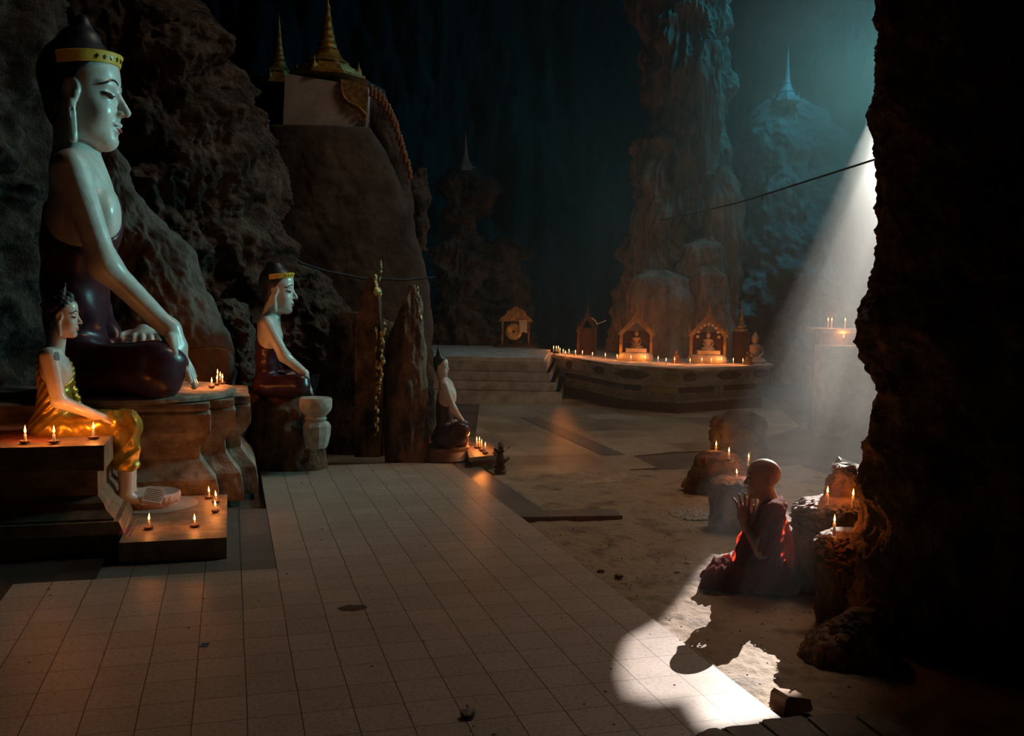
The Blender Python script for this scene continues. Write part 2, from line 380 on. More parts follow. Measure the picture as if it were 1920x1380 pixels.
# ledge step of tiles
mb = MB(); mb.prism([(3.22, 3.22), (3.97, 3.12), (3.99, 3.34), (3.28, 3.42)], -0.10, -0.004, plane='xy')
st = mb.build('step', M['tiles_grey']); tag(st, 'low narrow tiled step running from the platform edge into the dirt', 'step')

# ------------------------------------------------------------------ cave shell with the one sky hole the sun shines through
M['cave'] = mat_noise('cave_wall', (0.025, 0.023, 0.022), (0.085, 0.075, 0.07), 0.7, 0.9, 1.0, 3.0, bdist=0.15, stretch=(1, 1, 0.35))
def wall_sheet(name, a, b, z0, z1, nx, nz, amp, seed, sgn=1.0):
    a = np.array(a, float); b = np.array(b, float); L = np.linalg.norm(b - a); t = (b - a) / L; nrm = np.array([-t[1], t[0]])
    U, Z = np.meshgrid(np.linspace(0, L, nx), np.linspace(z0, z1, nz), indexing='ij'); U = U.ravel(); Z = Z.ravel()
    q = np.stack([U, Z * 0.0 + seed, Z * 0.22], 1); d = fbm(q * 0.9, 5, 0.55, True) * amp + fbm(q * 0.25, 2) * amp * 1.6
    q2 = np.stack([U * 5, Z * 0 + seed, Z * 0.5], 1); d = d + fbm(q2, 3) * amp * 0.12
    V = np.stack([a[0] + t[0] * U + nrm[0] * d * sgn, a[1] + t[1] * U + nrm[1] * d * sgn, Z], 1)
    i = np.arange(nx * nz).reshape(nx, nz); F = np.stack([i[:-1, :-1], i[1:, :-1], i[1:, 1:], i[:-1, 1:]], -1).reshape(-1, 4)
    o = mesh_obj(name, V, F, M['cave']); o['kind'] = 'structure'; return o
ZC = 13.0
wall_sheet('wall_back', (-14, 26.5), (32, 26.5), -0.2, ZC + 1, 420, 160, 1.0, 3.3)
wall_sheet('wall_left', (-13, -7), (-13, 27), -0.2, ZC + 1, 120, 60, 0.8, 9.1)
wall_sheet('wall_right', (31, 27), (31, -7), -0.2, ZC + 1, 120, 60, 0.8, 5.1)
wall_sheet('wall_front', (32, -6.5), (-14, -6.5), -0.2, ZC + 1, 120, 60, 0.5, 1.1)
# ceiling: a slab whose hole is the outline of the light pool projected back along the sun
POOL = [(1165, 1240), (1178, 1196), (1236, 1163), (1284, 1108), (1322, 1048), (1392, 985), (1460, 945), (1500, 960), (1490, 1080), (1478, 1190), (1498, 1230), (1494, 1290), (1476, 1328), (1448, 1340), (1400, 1352), (1352, 1364), (1318, 1356), (1286, 1310), (1232, 1314), (1180, 1301), (1163, 1262)]
POOL2 = [(1512, 960), (1560, 950), (1700, 960), (1700, 1190), (1560, 1190), (1506, 1120)]
def roof_pt(px, py):
    g = G(px, py); k = ZC / SUN_DIR[2]; return (g[0] + SUN_DIR[0] * k, g[1] + SUN_DIR[1] * k)
bm = bmesh.new()
def loop(pts):
    vs_ = [bm.verts.new((x, y, ZC)) for x, y in pts]
    return [bm.edges.new((vs_[i], vs_[(i + 1) % len(vs_)])) for i in range(len(vs_))]
ed = loop([(-16, -9), (34, -9), (34, 34), (-16, 34)]) + loop([roof_pt(*p) for p in POOL]) + loop([roof_pt(*p) for p in POOL2])
bmesh.ops.triangle_fill(bm, use_beauty=True, use_dissolve=False, edges=ed)
me = bpy.data.meshes.new('ceiling'); bm.to_mesh(me); bm.free(); me.materials.append(M['cave'])
ceil = bpy.data.objects.new('ceiling', me); C.objects.link(ceil); ceil['kind'] = 'structure'

# ------------------------------------------------------------------ haze
def mat_haze():
    m = bpy.data.materials.new('smoke_haze'); m.use_nodes = True; nt = m.node_tree; nt.nodes.clear()
    out = nt.nodes.new('ShaderNodeOutputMaterial'); vs_ = nt.nodes.new('ShaderNodeVolumeScatter'); link(nt, vs_.outputs[0], out.inputs['Volume'])
    vs_.inputs['Color'].default_value = (0.88, 0.97, 0.92, 1); vs_.inputs['Anisotropy'].default_value = 0.6
    tc = nt.nodes.new('ShaderNodeTexCoord')
    def mth(op, a, bb=None, clamp=False):
        n = nt.nodes.new('ShaderNodeMath'); n.operation = op; n.use_clamp = clamp
        for i, v in enumerate((a, bb)):
            if v is None: continue
            if isinstance(v, (int, float)): n.inputs[i].default_value = v
            else: link(nt, v, n.inputs[i])
        return n.outputs[0]
    n = nt.nodes.new('ShaderNodeTexNoise'); n.inputs['Scale'].default_value = 0.6; n.inputs['Detail'].default_value = 3; n.inputs['Roughness'].default_value = 0.55; n.inputs['Distortion'].default_value = 1.2
    link(nt, tc.outputs['Object'], n.inputs['Vector'])
    billow = mth('ADD', mth('MULTIPLY', mth('SUBTRACT', n.outputs['Fac'], 0.5), 3.0), 1.0); billow = mth('MAXIMUM', billow, 0.35)
    def puff(c, r, rot, k):
        mp = nt.nodes.new('ShaderNodeMapping'); mp.vector_type = 'TEXTURE'; mp.inputs['Location'].default_value = tuple(c); mp.inputs['Scale'].default_value = r; mp.inputs['Rotation'].default_value = rot
        link(nt, tc.outputs['Object'], mp.inputs[0]); ln = nt.nodes.new('ShaderNodeVectorMath'); ln.operation = 'LENGTH'; link(nt, mp.outputs[0], ln.inputs[0])
        f = mth('SUBTRACT', 1.0, ln.outputs['Value'], True); return mth('MULTIPLY', mth('MULTIPLY', f, f), k)
    d = mth('ADD', HAZE[0], puff(P(1660, 40, 15.5), (9.0, 9.0, 7.5), (0, 0, 0), HAZE[1]))
    d = mth('ADD', d, puff(P(1520, 760, 9.0), (4.2, 8.0, 4.0), (0, 0, -math.atan2(SUN_DIR[0], SUN_DIR[1])), HAZE[2]))
    d = mth('ADD', d, puff(P(1665, 270, 14.0), (3.0, 7.5, 4.2), (0, 0, -math.atan2(SUN_DIR[0], SUN_DIR[1])), HAZE[3]))
    link(nt, mth('MULTIPLY', d, billow), vs_.inputs['Density'])
    return m
HAZE = (0.001, 0.019, 0.058, 0.32)
mb = MB(); mb.box(2.2, 22.5, -1.2, 22.5, 0.02, 11.0)
hz = mb.build('haze', mat_haze()); tag(hz, 'thin bluish incense smoke hanging in the cave air', 'haze', kind='stuff')
# ------------------------------------------------------------------ rocks: closed lofts with relief
RH = np.array([_cy, -_sy, 0.0]); FH = np.array([_sy, _cy, 0.0])
def rock(name, d, rows, mat, label=None, cat='rock', thick=0.8, amp=0.06, freq=3.0, vs=0.5, na=120, nz=120, ridged=False, flute=0.0, ff=12.0, seed=0.0, parent=None, kind=None, top=0.6, lump=0.0, group=None, crust=0.0):
    """rows: (photo y, left x, right x) of the outline seen at depth d; cross sections are ellipses thick times as deep as wide"""
    rows = sorted(rows); ys = np.array([r[0] for r in rows], float); L = np.array([r[1] for r in rows], float); Rr = np.array([r[2] for r in rows], float)
    yy = np.linspace(ys[0], ys[-1], nz); l = np.interp(yy, ys, L); r = np.interp(yy, ys, Rr)
    k = max(1, nz // 60); ker = np.ones(2 * k + 1) / (2 * k + 1)
    l = np.convolve(np.pad(l, k, 'edge'), ker, 'valid'); r = np.convolve(np.pad(r, k, 'edge'), ker, 'valid')
    V = []; base = None
    A = np.linspace(0, 2 * math.pi, na, endpoint=False)
    for j in range(nz):
        c = P((l[j] + r[j]) / 2, yy[j], d); hw = max((r[j] - l[j]) / 2 * d / FPX, 1e-3)
        sh = np.sign(np.cos(A)) * np.abs(np.cos(A)) ** 0.9; sv = np.sign(np.sin(A)) * np.abs(np.sin(A)) ** 0.9
        V.append(c[None] + hw * sh[:, None] * RH[None] + hw * thick * sv[:, None] * FH[None])
    V = np.array(V); cen = V.mean(1, keepdims=True); N = (V - cen); N /= np.linalg.norm(N, axis=2, keepdims=True) + 1e-9
    env = np.clip(np.arange(nz) / (nz * 0.08 + 1e-6), 0.15, 1)[:, None]
    pts = V.reshape(-1, 3) + seed
    q = pts * np.array([freq, freq, freq * vs])
    dsp = fbm(q, 6, 0.60, ridged)
    if lump > 0:
        q2 = pts * np.array([freq * 0.45, freq * 0.45, freq * 0.45]); dsp = dsp + lump * np.abs(fbm(q2, 2)) * 2.0
    dsp = dsp.reshape(nz, na) * amp
    if crust > 0: dsp += crust * fbm(pts * 26, 4, 0.6, True).reshape(nz, na) * np.clip(1.25 - np.arange(nz)[:, None] / (nz * 0.32), 0.12, 1)
    if flute > 0:
        q3 = pts * np.array([ff, ff, ff * 0.06]); f3 = np.abs(perlin(q3)) + 0.6 * np.abs(perlin(q3 * 2.1 + 5)); 
        g3 = np.clip(perlin(pts * 0.9 + 3) * 2 + 0.6, 0, 1)
        dsp -= (flute * (0.5 - f3) * g3).reshape(nz, na)
    V = V + N * (dsp * env)[:, :, None] + np.array([0, 0, 1.0]) * (fbm(q * 0.8 + 9, 3).reshape(nz, na) * amp * 0.5 * env)[:, :, None]
    base = V[-1].mean(0); V = V.reshape(-1, 3) - base
    i = np.arange(nz * na).reshape(nz, na); i2 = np.roll(i, -1, 1)
    F = np.stack([i[:-1], i[1:], i2[1:], i2[:-1]], -1).reshape(-1, 4).tolist()
    nV = len(V); V = np.concatenate([V, V[:na].mean(0, keepdims=True), V[-na:].mean(0, keepdims=True)])
    F += [(nV, int(i[0, a]), int(i2[0, a])) for a in range(na)] + [(nV + 1, int(i2[-1, a]), int(i[-1, a])) for a in range(na)]
    o = mesh_obj(name, V, F, mat, parent, base)
    if kind: o['kind'] = kind
    elif label: tag(o, label, cat, group)
    return o
# left cliff behind the great statue
rock('rock', 10.2, [(-120, -900, 120), (60, -900, 110), (250, -900, 92), (480, -900, 84), (620, -900, 70), (760, -900, 60), (960, -900, 60)], M['rock_grey'],
     'broad mottled cave cliff at the far left, behind the large statue', thick=0.35, amp=0.35, freq=1.3, vs=0.6, na=260, nz=200, seed=1)
rock('rock', 11.3, [(-200, 80, 300), (20, 80, 345), (60, 80, 385), (130, 80, 430), (210, 80, 465), (290, 80, 490), (400, 80, 515), (480, 80, 527), (560, 80, 535), (700, 80, 560), (860, 80, 590)], M['rock_grey'],
     'tall steep craggy cave rock rising between the large statue and the concrete wall', thick=0.5, amp=0.20, freq=2.6, vs=0.55, na=360, nz=300, seed=4, lump=0.9)
rock('rock', 9.2, [(270, 190, 214), (300, 170, 224), (360, 150, 244), (410, 140, 300), (450, 140, 345), (510, 140, 380), (600, 140, 415), (660, 140, 430), (740, 140, 440), (800, 140, 450), (930, 140, 452)], M['rock_smooth'],
     'smooth rounded grey boulder directly behind the large statue arm', thick=0.45, amp=0.10, freq=1.8, vs=0.6, na=220, nz=160, seed=7)
rock('rock', 10.9, [(478, 500, 545), (500, 450, 580), (525, 440, 612), (560, 430, 640), (600, 430, 650), (640, 430, 640), (690, 430, 610), (760, 430, 585), (880, 430, 580)], M['rock'],
     'dome topped brown rock behind the white faced statue with the small stone cup', thick=0.5, amp=0.12, freq=3.0, vs=0.8, na=240, nz=180, seed=11, lump=0.7)
rock('rock', 9.9, [(560, 402, 440), (620, 395, 470), (700, 395, 480), (800, 400, 480), (880, 400, 484)], M['rock'],
     'dark jagged rock between the tiered pedestal and the white faced statue', thick=0.8, amp=0.16, freq=3.0, vs=0.8, na=140, nz=120, ridged=True, seed=13)
rock('rock', 10.0, [(585, 640, 690), (610, 622, 760), (650, 612, 812), (720, 596, 816), (800, 560, 812), (876, 540, 815)], M['rock_black'],
     'added black rock bank in place of the shadow behind the gilded and reddish posts', thick=0.10, amp=0.05, freq=3, na=120, nz=70, seed=15)  # bank added to cover floor that lies in black shadow
# sloping concrete retaining wall under the niche
rock('retaining_wall', 13.2, [(240, 500, 694), (262, 500, 712), (330, 502, 744), (400, 506, 770), (480, 510, 793), (600, 520, 812), (700, 530, 815), (860, 540, 820)], M['wall'],
     'high weathered concrete wall curving down below the golden shrines', 'wall', thick=0.35, amp=0.05, freq=1.2, vs=1.0, na=220, nz=140, seed=17)
rock('rock', 14.2, [(315, 784, 800), (335, 770, 806), (380, 760, 800), (400, 760, 796), (470, 770, 800)], M['rock'],
     'small ragged rock knob just right of the row of little monk figures', thick=0.8, amp=0.12, freq=3.0, na=80, nz=60, seed=19)
rock('rock', 19.0, [(318, 840, 895), (335, 828, 918), (360, 832, 922), (385, 842, 905), (410, 850, 888), (440, 848, 885), (480, 830, 915), (520, 830, 900), (600, 820, 900), (680, 820, 920)], M['rock_grey'],
     'gnarled rock spire carrying the small pale stupa on its top', thick=0.8, amp=0.20, freq=3.0, vs=0.6, na=220, nz=240, seed=23, flute=0.10, ff=7, lump=0.8)
rock('rock', 19.4, [(448, 930, 965), (470, 912, 976), (500, 905, 970), (530, 900, 976), (560, 895, 988), (600, 890, 965), (640, 880, 1000), (680, 870, 1030)], M['rock_grey'],
     'knobbly grey rock stack standing left of and behind the gong', thick=0.8, amp=0.18, freq=3.2, vs=0.8, na=220, nz=200, seed=29, lump=0.9, flute=0.06, ff=7)
rock('rock', 19.8, [(562, 962, 985), (580, 955, 1000), (620, 950, 1002), (680, 950, 1010)], M['rock'],
     'small rounded rock peeping out above the right side of the gong', thick=0.8, amp=0.10, freq=3.0, na=80, nz=60, seed=31)
# the great flowstone column
rock('stalagmite', 18.2, [(-160, 1190, 1372), (0, 1198, 1360), (80, 1210, 1352), (150, 1222, 1352), (230, 1228, 1350), (300, 1200, 1352), (380, 1190, 1340), (470, 1186, 1342), (560, 1168, 1350), (700, 1150, 1350)], M['flowstone'],
     'huge fluted flowstone column reaching the roof behind the altar', 'stalagmite', thick=0.8, amp=0.17, freq=2.4, vs=0.5, na=420, nz=420, seed=37, flute=0.26, ff=7.0, lump=1.0)
rock('stalagmite', 17.5, [(78, 1310, 1350), (120, 1300, 1358), (220, 1306, 1352), (300, 1312, 1350), (330, 1320, 1345)], M['flowstone'],
     'drooping flowstone curtain high on the right flank of the great column', 'stalagmite', thick=0.8, amp=0.10, freq=2.5, vs=0.3, na=120, nz=120, seed=41, flute=0.10, ff=6)
rock('stalagmite', 17.2, [(312, 1345, 1365), (330, 1338, 1376), (370, 1330, 1388), (450, 1322, 1394), (520, 1320, 1392), (600, 1320, 1380), (700, 1310, 1370)], M['flowstone'],
     'dark hooded flowstone buttress leaning on the right foot of the great column', 'stalagmite', thick=0.8, amp=0.12, freq=2.0, vs=0.35, na=140, nz=140, seed=43, flute=0.12, ff=5)
rock('rock', 16.9, [(448, 1310, 1335), (462, 1280, 1355), (500, 1268, 1362), (560, 1262, 1364), (700, 1250, 1370)], M['flowstone'],
     'large rounded flowstone boss under the tiny stupa on the column', thick=0.8, amp=0.07, freq=2.5, na=140, nz=90, seed=47, flute=0.05, ff=8, lump=0.6)
rock('rock', 16.6, [(506, 1210, 1250), (520, 1190, 1290), (560, 1178, 1302), (600, 1178, 1300), (700, 1170, 1300)], M['flowstone'],
     'rounded brown flowstone mound behind the arched shrine', thick=0.8, amp=0.08, freq=2.5, na=140, nz=90, seed=53, flute=0.04, lump=0.6)
rock('rock', 16.5, [(500, 1308, 1340), (520, 1296, 1356), (560, 1290, 1362), (620, 1288, 1375), (700, 1285, 1380)], M['flowstone'],
     'pale flowstone bulge with a lit right edge above the scalloped shrine', thick=0.8, amp=0.06, freq=2.5, na=120, nz=90, seed=59, flute=0.05, ff=8, lump=0.6)
# hazy crag with the far stupa
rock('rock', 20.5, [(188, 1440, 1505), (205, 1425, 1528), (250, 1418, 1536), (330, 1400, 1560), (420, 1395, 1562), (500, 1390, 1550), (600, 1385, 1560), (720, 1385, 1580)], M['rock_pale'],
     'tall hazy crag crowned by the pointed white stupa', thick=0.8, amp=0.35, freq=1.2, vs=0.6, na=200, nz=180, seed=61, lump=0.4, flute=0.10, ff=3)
# near right-hand rock face: the dark frame of the view
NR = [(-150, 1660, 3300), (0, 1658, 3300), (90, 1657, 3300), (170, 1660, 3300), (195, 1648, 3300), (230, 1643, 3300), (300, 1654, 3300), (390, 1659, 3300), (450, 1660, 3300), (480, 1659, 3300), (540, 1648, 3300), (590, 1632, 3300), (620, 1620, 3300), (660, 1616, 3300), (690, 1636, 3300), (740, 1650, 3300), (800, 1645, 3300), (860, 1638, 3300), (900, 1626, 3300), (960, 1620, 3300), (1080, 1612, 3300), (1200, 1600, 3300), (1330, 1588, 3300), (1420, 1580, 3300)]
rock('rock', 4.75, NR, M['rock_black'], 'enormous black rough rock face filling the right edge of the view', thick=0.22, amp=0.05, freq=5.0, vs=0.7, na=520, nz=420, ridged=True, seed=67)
# ------------------------------------------------------------------ statues
def head_sdf(q, long_ears=True, slim=1.0, deep=0.0, child=False, tall=0.15):
    """head in its own frame: x forward, z up, chin at z=-1, crown at z=+1"""
    e = s_ell
    a = np.abs(q[:, 1]); m = np.stack([q[:, 0], a, q[:, 2]], 1).astype(np.float32)
    d = e(m, (-0.04, 0, 0.30 + tall), (0.70 + deep, 0.62 * slim, 0.70))
    if tall > 0: d = smin(d, e(m, (0.22, 0, 0.42), (0.44, 0.50 * slim, 0.46)), 0.2)
    d = smin(d, e(m, (0.14, 0, -0.18), (0.56, 0.54 * slim, 0.70)), 0.25)
    d = smin(d, e(m, (0.10, 0, -0.58), (0.52, 0.48 * slim, 0.36)), 0.20)
    d = smin(d, e(m, (0.46, 0, -0.80), (0.20, 0.22, 0.18)), 0.20)
    d = smin(d, e(m, (0.40, 0.27, -0.28), (0.20, 0.20, 0.22)), 0.15)          # cheeks
    d = smin(d, e(m, (0.50, 0.24, 0.24), (0.16, 0.22, 0.07)), 0.10)           # brow ridge
    d = smax(d, -e(m, (0.76, 0.27, 0.08), (0.15, 0.17, 0.085)), 0.10)         # eye hollow
    d = smin(d, e(m, (0.525, 0.27, 0.04), (0.12, 0.15, 0.085)), 0.03)         # eyelid
    d = smin(d, s_cone(m, (0.62, 0, 0.20), (0.84, 0, -0.24), 0.055, 0.085), 0.07)
    d = smin(d, e(m, (0.72, 0.085, -0.27), (0.09, 0.06, 0.055)), 0.04)
    d = smax(d, -e(m, (0.74, 0.06, -0.335), (0.05, 0.028, 0.03)), 0.02)
    d = smin(d, e(m, (0.66, 0, -0.47), (0.085, 0.20, 0.055)), 0.05)
    d = smin(d, e(m, (0.64, 0, -0.585), (0.08, 0.15, 0.055)), 0.05)
    d = smax(d, -s_box(m, (0.76, 0, -0.528), (0.10, 0.20, 0.010), 0.008), 0.02)
    d = smax(d, -e(m, (0.68, 0, -0.69), (0.07, 0.14, 0.03)), 0.08)
    # ears
    if child: m = m - np.array([-0.12, 0, -0.12], np.float32)
    else: m = m - np.array([0.10, 0, 0.0], np.float32)
    ear = e(m, (-0.10, 0.60 * slim, 0.06), (0.17, 0.07, 0.27))
    ear = smax(ear, -e(m, (-0.06, 0.67 * slim, 0.06), (0.095, 0.05, 0.19)), 0.03)
    ear = smin(ear, e(m, (-0.02, 0.62 * slim, -0.02), (0.05, 0.05, 0.10)), 0.03)
    if long_ears:
        ear = smin(ear, s_cone(m, (-0.10, 0.62 * slim, -0.18), (-0.08, 0.56 * slim, -0.84), 0.09, 0.085), 0.07)
        ear = smax(ear, -s_cone(m, (-0.06, 0.69 * slim, -0.30), (-0.04, 0.66 * slim, -0.72), 0.03, 0.03), 0.02)
    d = smin(d, ear, 0.03)
    return d
def hair_sdf(q, style):
    m = np.stack([q[:, 0], np.abs(q[:, 1]), q[:, 2]], 1).astype(np.float32)
    d = s_ell(m, (-0.07, 0, 0.46), (0.74, 0.665, 0.74))
    d = smin(d, s_ell(m, (-0.24, 0, -0.1), (0.44, 0.53, 0.6)), 0.2)
    # hairline: high over the brow, down to the nape behind the ears
    line = m[:, 2] - (0.66 - 1.35 * np.clip(0.42 - m[:, 0], 0, 3) ** 1.1)
    line2 = m[:, 2] - (0.42 + 0.35 * (m[:, 1] < 9))
    d = smax(d, -line * 0.6, 0.03)
    if style == 'smooth':
        d = smin(d, s_ell(m, (-0.02, 0, 1.18), (0.34, 0.32, 0.20)), 0.22)
        d = smin(d, s_ell(m, (0.02, 0, 1.42), (0.15, 0.15, 0.19)), 0.16)
    elif style == 'low':
        d = smin(d, s_ell(m, (-0.16, 0, 1.18), (0.36, 0.34, 0.20)), 0.2)
    elif style == 'point':
        d = smin(d, s_cone(m, (-0.20, 0, 0.95), (-0.36, 0, 2.1), 0.36, 0.03), 0.3)
    elif style == 'curl':
        d = smin(d, s_ell(m, (-0.05, 0, 1.15), (0.32, 0.28, 0.22)), 0.15)
        d = smin(d, s_cone(m, (0.02, 0, 1.25), (0.14, 0, 1.62), 0.16, 0.05), 0.12)
        d = smin(d, s_ell(m, (0.34, 0.0, 1.06), (0.20, 0.24, 0.16)), 0.10)
        d = d + 0.035 * np.sin(m[:, 0] * 17) * np.sin(m[:, 1] * 17) * np.sin(m[:, 2] * 17 + 1)
    return d
def surf_x(y, z, fn, x0=1.4):
    """march from the front onto the face"""
    x = np.full(len(y), x0, np.float32)
    for _ in range(40):
        x = x - fn(np.stack([x, y, z], 1).astype(np.float32)) * 0.9
    return x
class Statue:
    def __init__(s, name, label, px0, py0, d, group=None, cat='statue', root=None, flip=False):
        s.px0, s.py0, s.d = px0, py0, d
        v = FW + RT * (px0 - 960) / FPX; s.ang = math.atan2(-v[0], v[1]); th = math.atan((px0 - 960) / FPX)
        s.sh = d * math.cos(th) / FPX; s.sv = d / FPX
        s.rp = P(px0, py0, d) if root is None else np.asarray(root); s.flip = flip
        s.n = np.array([v[0], v[1], 0.0]); s.n /= np.linalg.norm(s.n)
        sg = -1.0 if flip else 1.0
        s.xa = np.array([s.n[1], -s.n[0], 0.0]) * sg; s.ya = s.n * sg
        s.root = empty(name, s.rp, label, cat, group, s.ang + (math.pi if flip else 0))
    def L(s, px, py, y=0.0):
        """point of the figure seen at (px, py), y metres to its left of the mid plane, in the figure's own frame"""
        v = FW + RT * (px - 960) / FPX - UP * (py - 690) / FPX; off = -y if s.flip else y
        w = CAM + v * ((off + (s.rp - CAM) @ s.n) / (v @ s.n)) - s.rp
        return np.array([w @ s.xa, y, w[2]], np.float32)
    def set_head(s, crown, chin, nose_x, rot, slim=1.0):
        zc = (s.L(nose_x, crown)[2], s.L(nose_x, chin)[2]); s.u = (zc[0] - zc[1]) / 2
        s.hc = np.array([s.L(nose_x, (crown + chin) / 2)[0] - 0.90 * s.u * math.cos(rot), 0, (zc[0] + zc[1]) / 2], np.float32)
        s.HR = rotz(-rot); s.slim = slim                                     # columns: head axes in the statue frame
    def hq(s, p): return ((p - s.hc) @ s.HR) / s.u
    def hp(s, q): return (np.asarray(q, np.float32) * s.u) @ s.HR.T + s.hc
    def face_parts(s, body, brow=0.016, eye=True, lips=True, face_fn=None):
        fn = face_fn or (lambda q: head_sdf(q, slim=s.slim))
        for sg in (-1, 1):
            t = np.linspace(0, 1, 14); y = sg * (0.09 + 0.40 * t); z = 0.20 + 0.15 * np.sin(np.pi * (0.15 + t * 0.75)) - 0.05 * t
            x = surf_x(y, z, fn); pts = s.hp(np.stack([x + 0.004, y, z], 1)); r = [s.u * brow * (0.35 + 1.1 * math.sin(math.pi * (0.1 + 0.8 * k))) for k in t]
            MB().tube(pts, r, 8).build('eyebrow', M['black_line'], body, smooth=True)
            if eye:
                mb = MB(); y = sg * (0.13 + 0.30 * t); z = 0.045 - 0.05 * np.sin(np.pi * t) + 0.03 * t
                x = surf_x(y, z, fn); mb.tube(s.hp(np.stack([x - 0.012, y, z], 1)), [s.u * 0.034 * (0.35 + math.sin(math.pi * k)) for k in t], 8)
                z2 = z + 0.045 * np.sin(np.pi * t); x = surf_x(y, z2, fn); mb.tube(s.hp(np.stack([x, y, z2], 1)), s.u * 0.014, 6)
                mb.build('eye', M['black_line'], body, smooth=True)
        if lips:
            mb = MB(); t = np.linspace(-1, 1, 15); y = 0.19 * t; z = -0.53 + 0.035 * t * t
            x = surf_x(y, z, fn); mb.tube(s.hp(np.stack([x + 0.012, y, z], 1)), [s.u * 0.017 * (1.15 - abs(k)) + 0.0005 for k in t], 8)
            mb.build('mouth_line', M['black_line'], body, smooth=True)
            z = -0.585 + 0.05 * t * t; x = surf_x(y * 0.8, z, fn); MB().tube(s.hp(np.stack([x - 0.01, y * 0.8, z], 1)), [s.u * 0.040 * (1.1 - abs(k)) + 0.0005 for k in t], 8).build('lower_lip', M['lip_red'], body, smooth=True)
def hand_sdf(p, w, tip, up, size, spread=0.13, curl=0.15):
    """flat relaxed hand from wrist w to fingertips tip; up = back-of-hand direction"""
    w = np.asarray(w, float); tip = np.asarray(tip, float); f = tip - w; Lh = np.linalg.norm(f); f = f / Lh
    up = np.asarray(up, float); up = up - f * (up @ f); up /= np.linalg.norm(up); sd = np.cross(f, up)
    k = size
    d = s_cone(p, w, w + f * Lh * 0.30, 0.155 * k, 0.15 * k)
    pc = w + f * Lh * 0.33
    R = np.stack([f, sd, up], 1)
    d = smin(d, s_ell(p, pc, (0.30 * Lh, 0.24 * k, 0.10 * k), R), 0.08 * k)
    for i, (o, l) in enumerate(((-1.5, 0.86), (-0.5, 0.98), (0.5, 1.0), (1.5, 0.9))):
        a = w + f * Lh * 0.50 + sd * o * 0.105 * k; m = w + f * Lh * (0.50 + 0.28 * l) + sd * o * (0.105 + spread * 0.15) * k + up * 0.02 * k
        e = w + f * Lh * l + sd * o * (0.105 + spread * 0.3) * k - up * curl * k
        d = smin(d, np.minimum(s_cone(p, a, m, 0.058 * k, 0.05 * k), s_cone(p, m, e, 0.05 * k, 0.038 * k)), 0.025 * k)
    a = w + f * Lh * 0.15 + sd * 0.20 * k; m = w + f * Lh * 0.38 + sd * 0.34 * k; e = w + f * Lh * 0.60 + sd * 0.36 * k - up * 0.05 * k
    d = smin(d, np.minimum(s_cone(p, a, m, 0.08 * k, 0.058 * k), s_cone(p, m, e, 0.056 * k, 0.042 * k)), 0.04 * k)
    return d
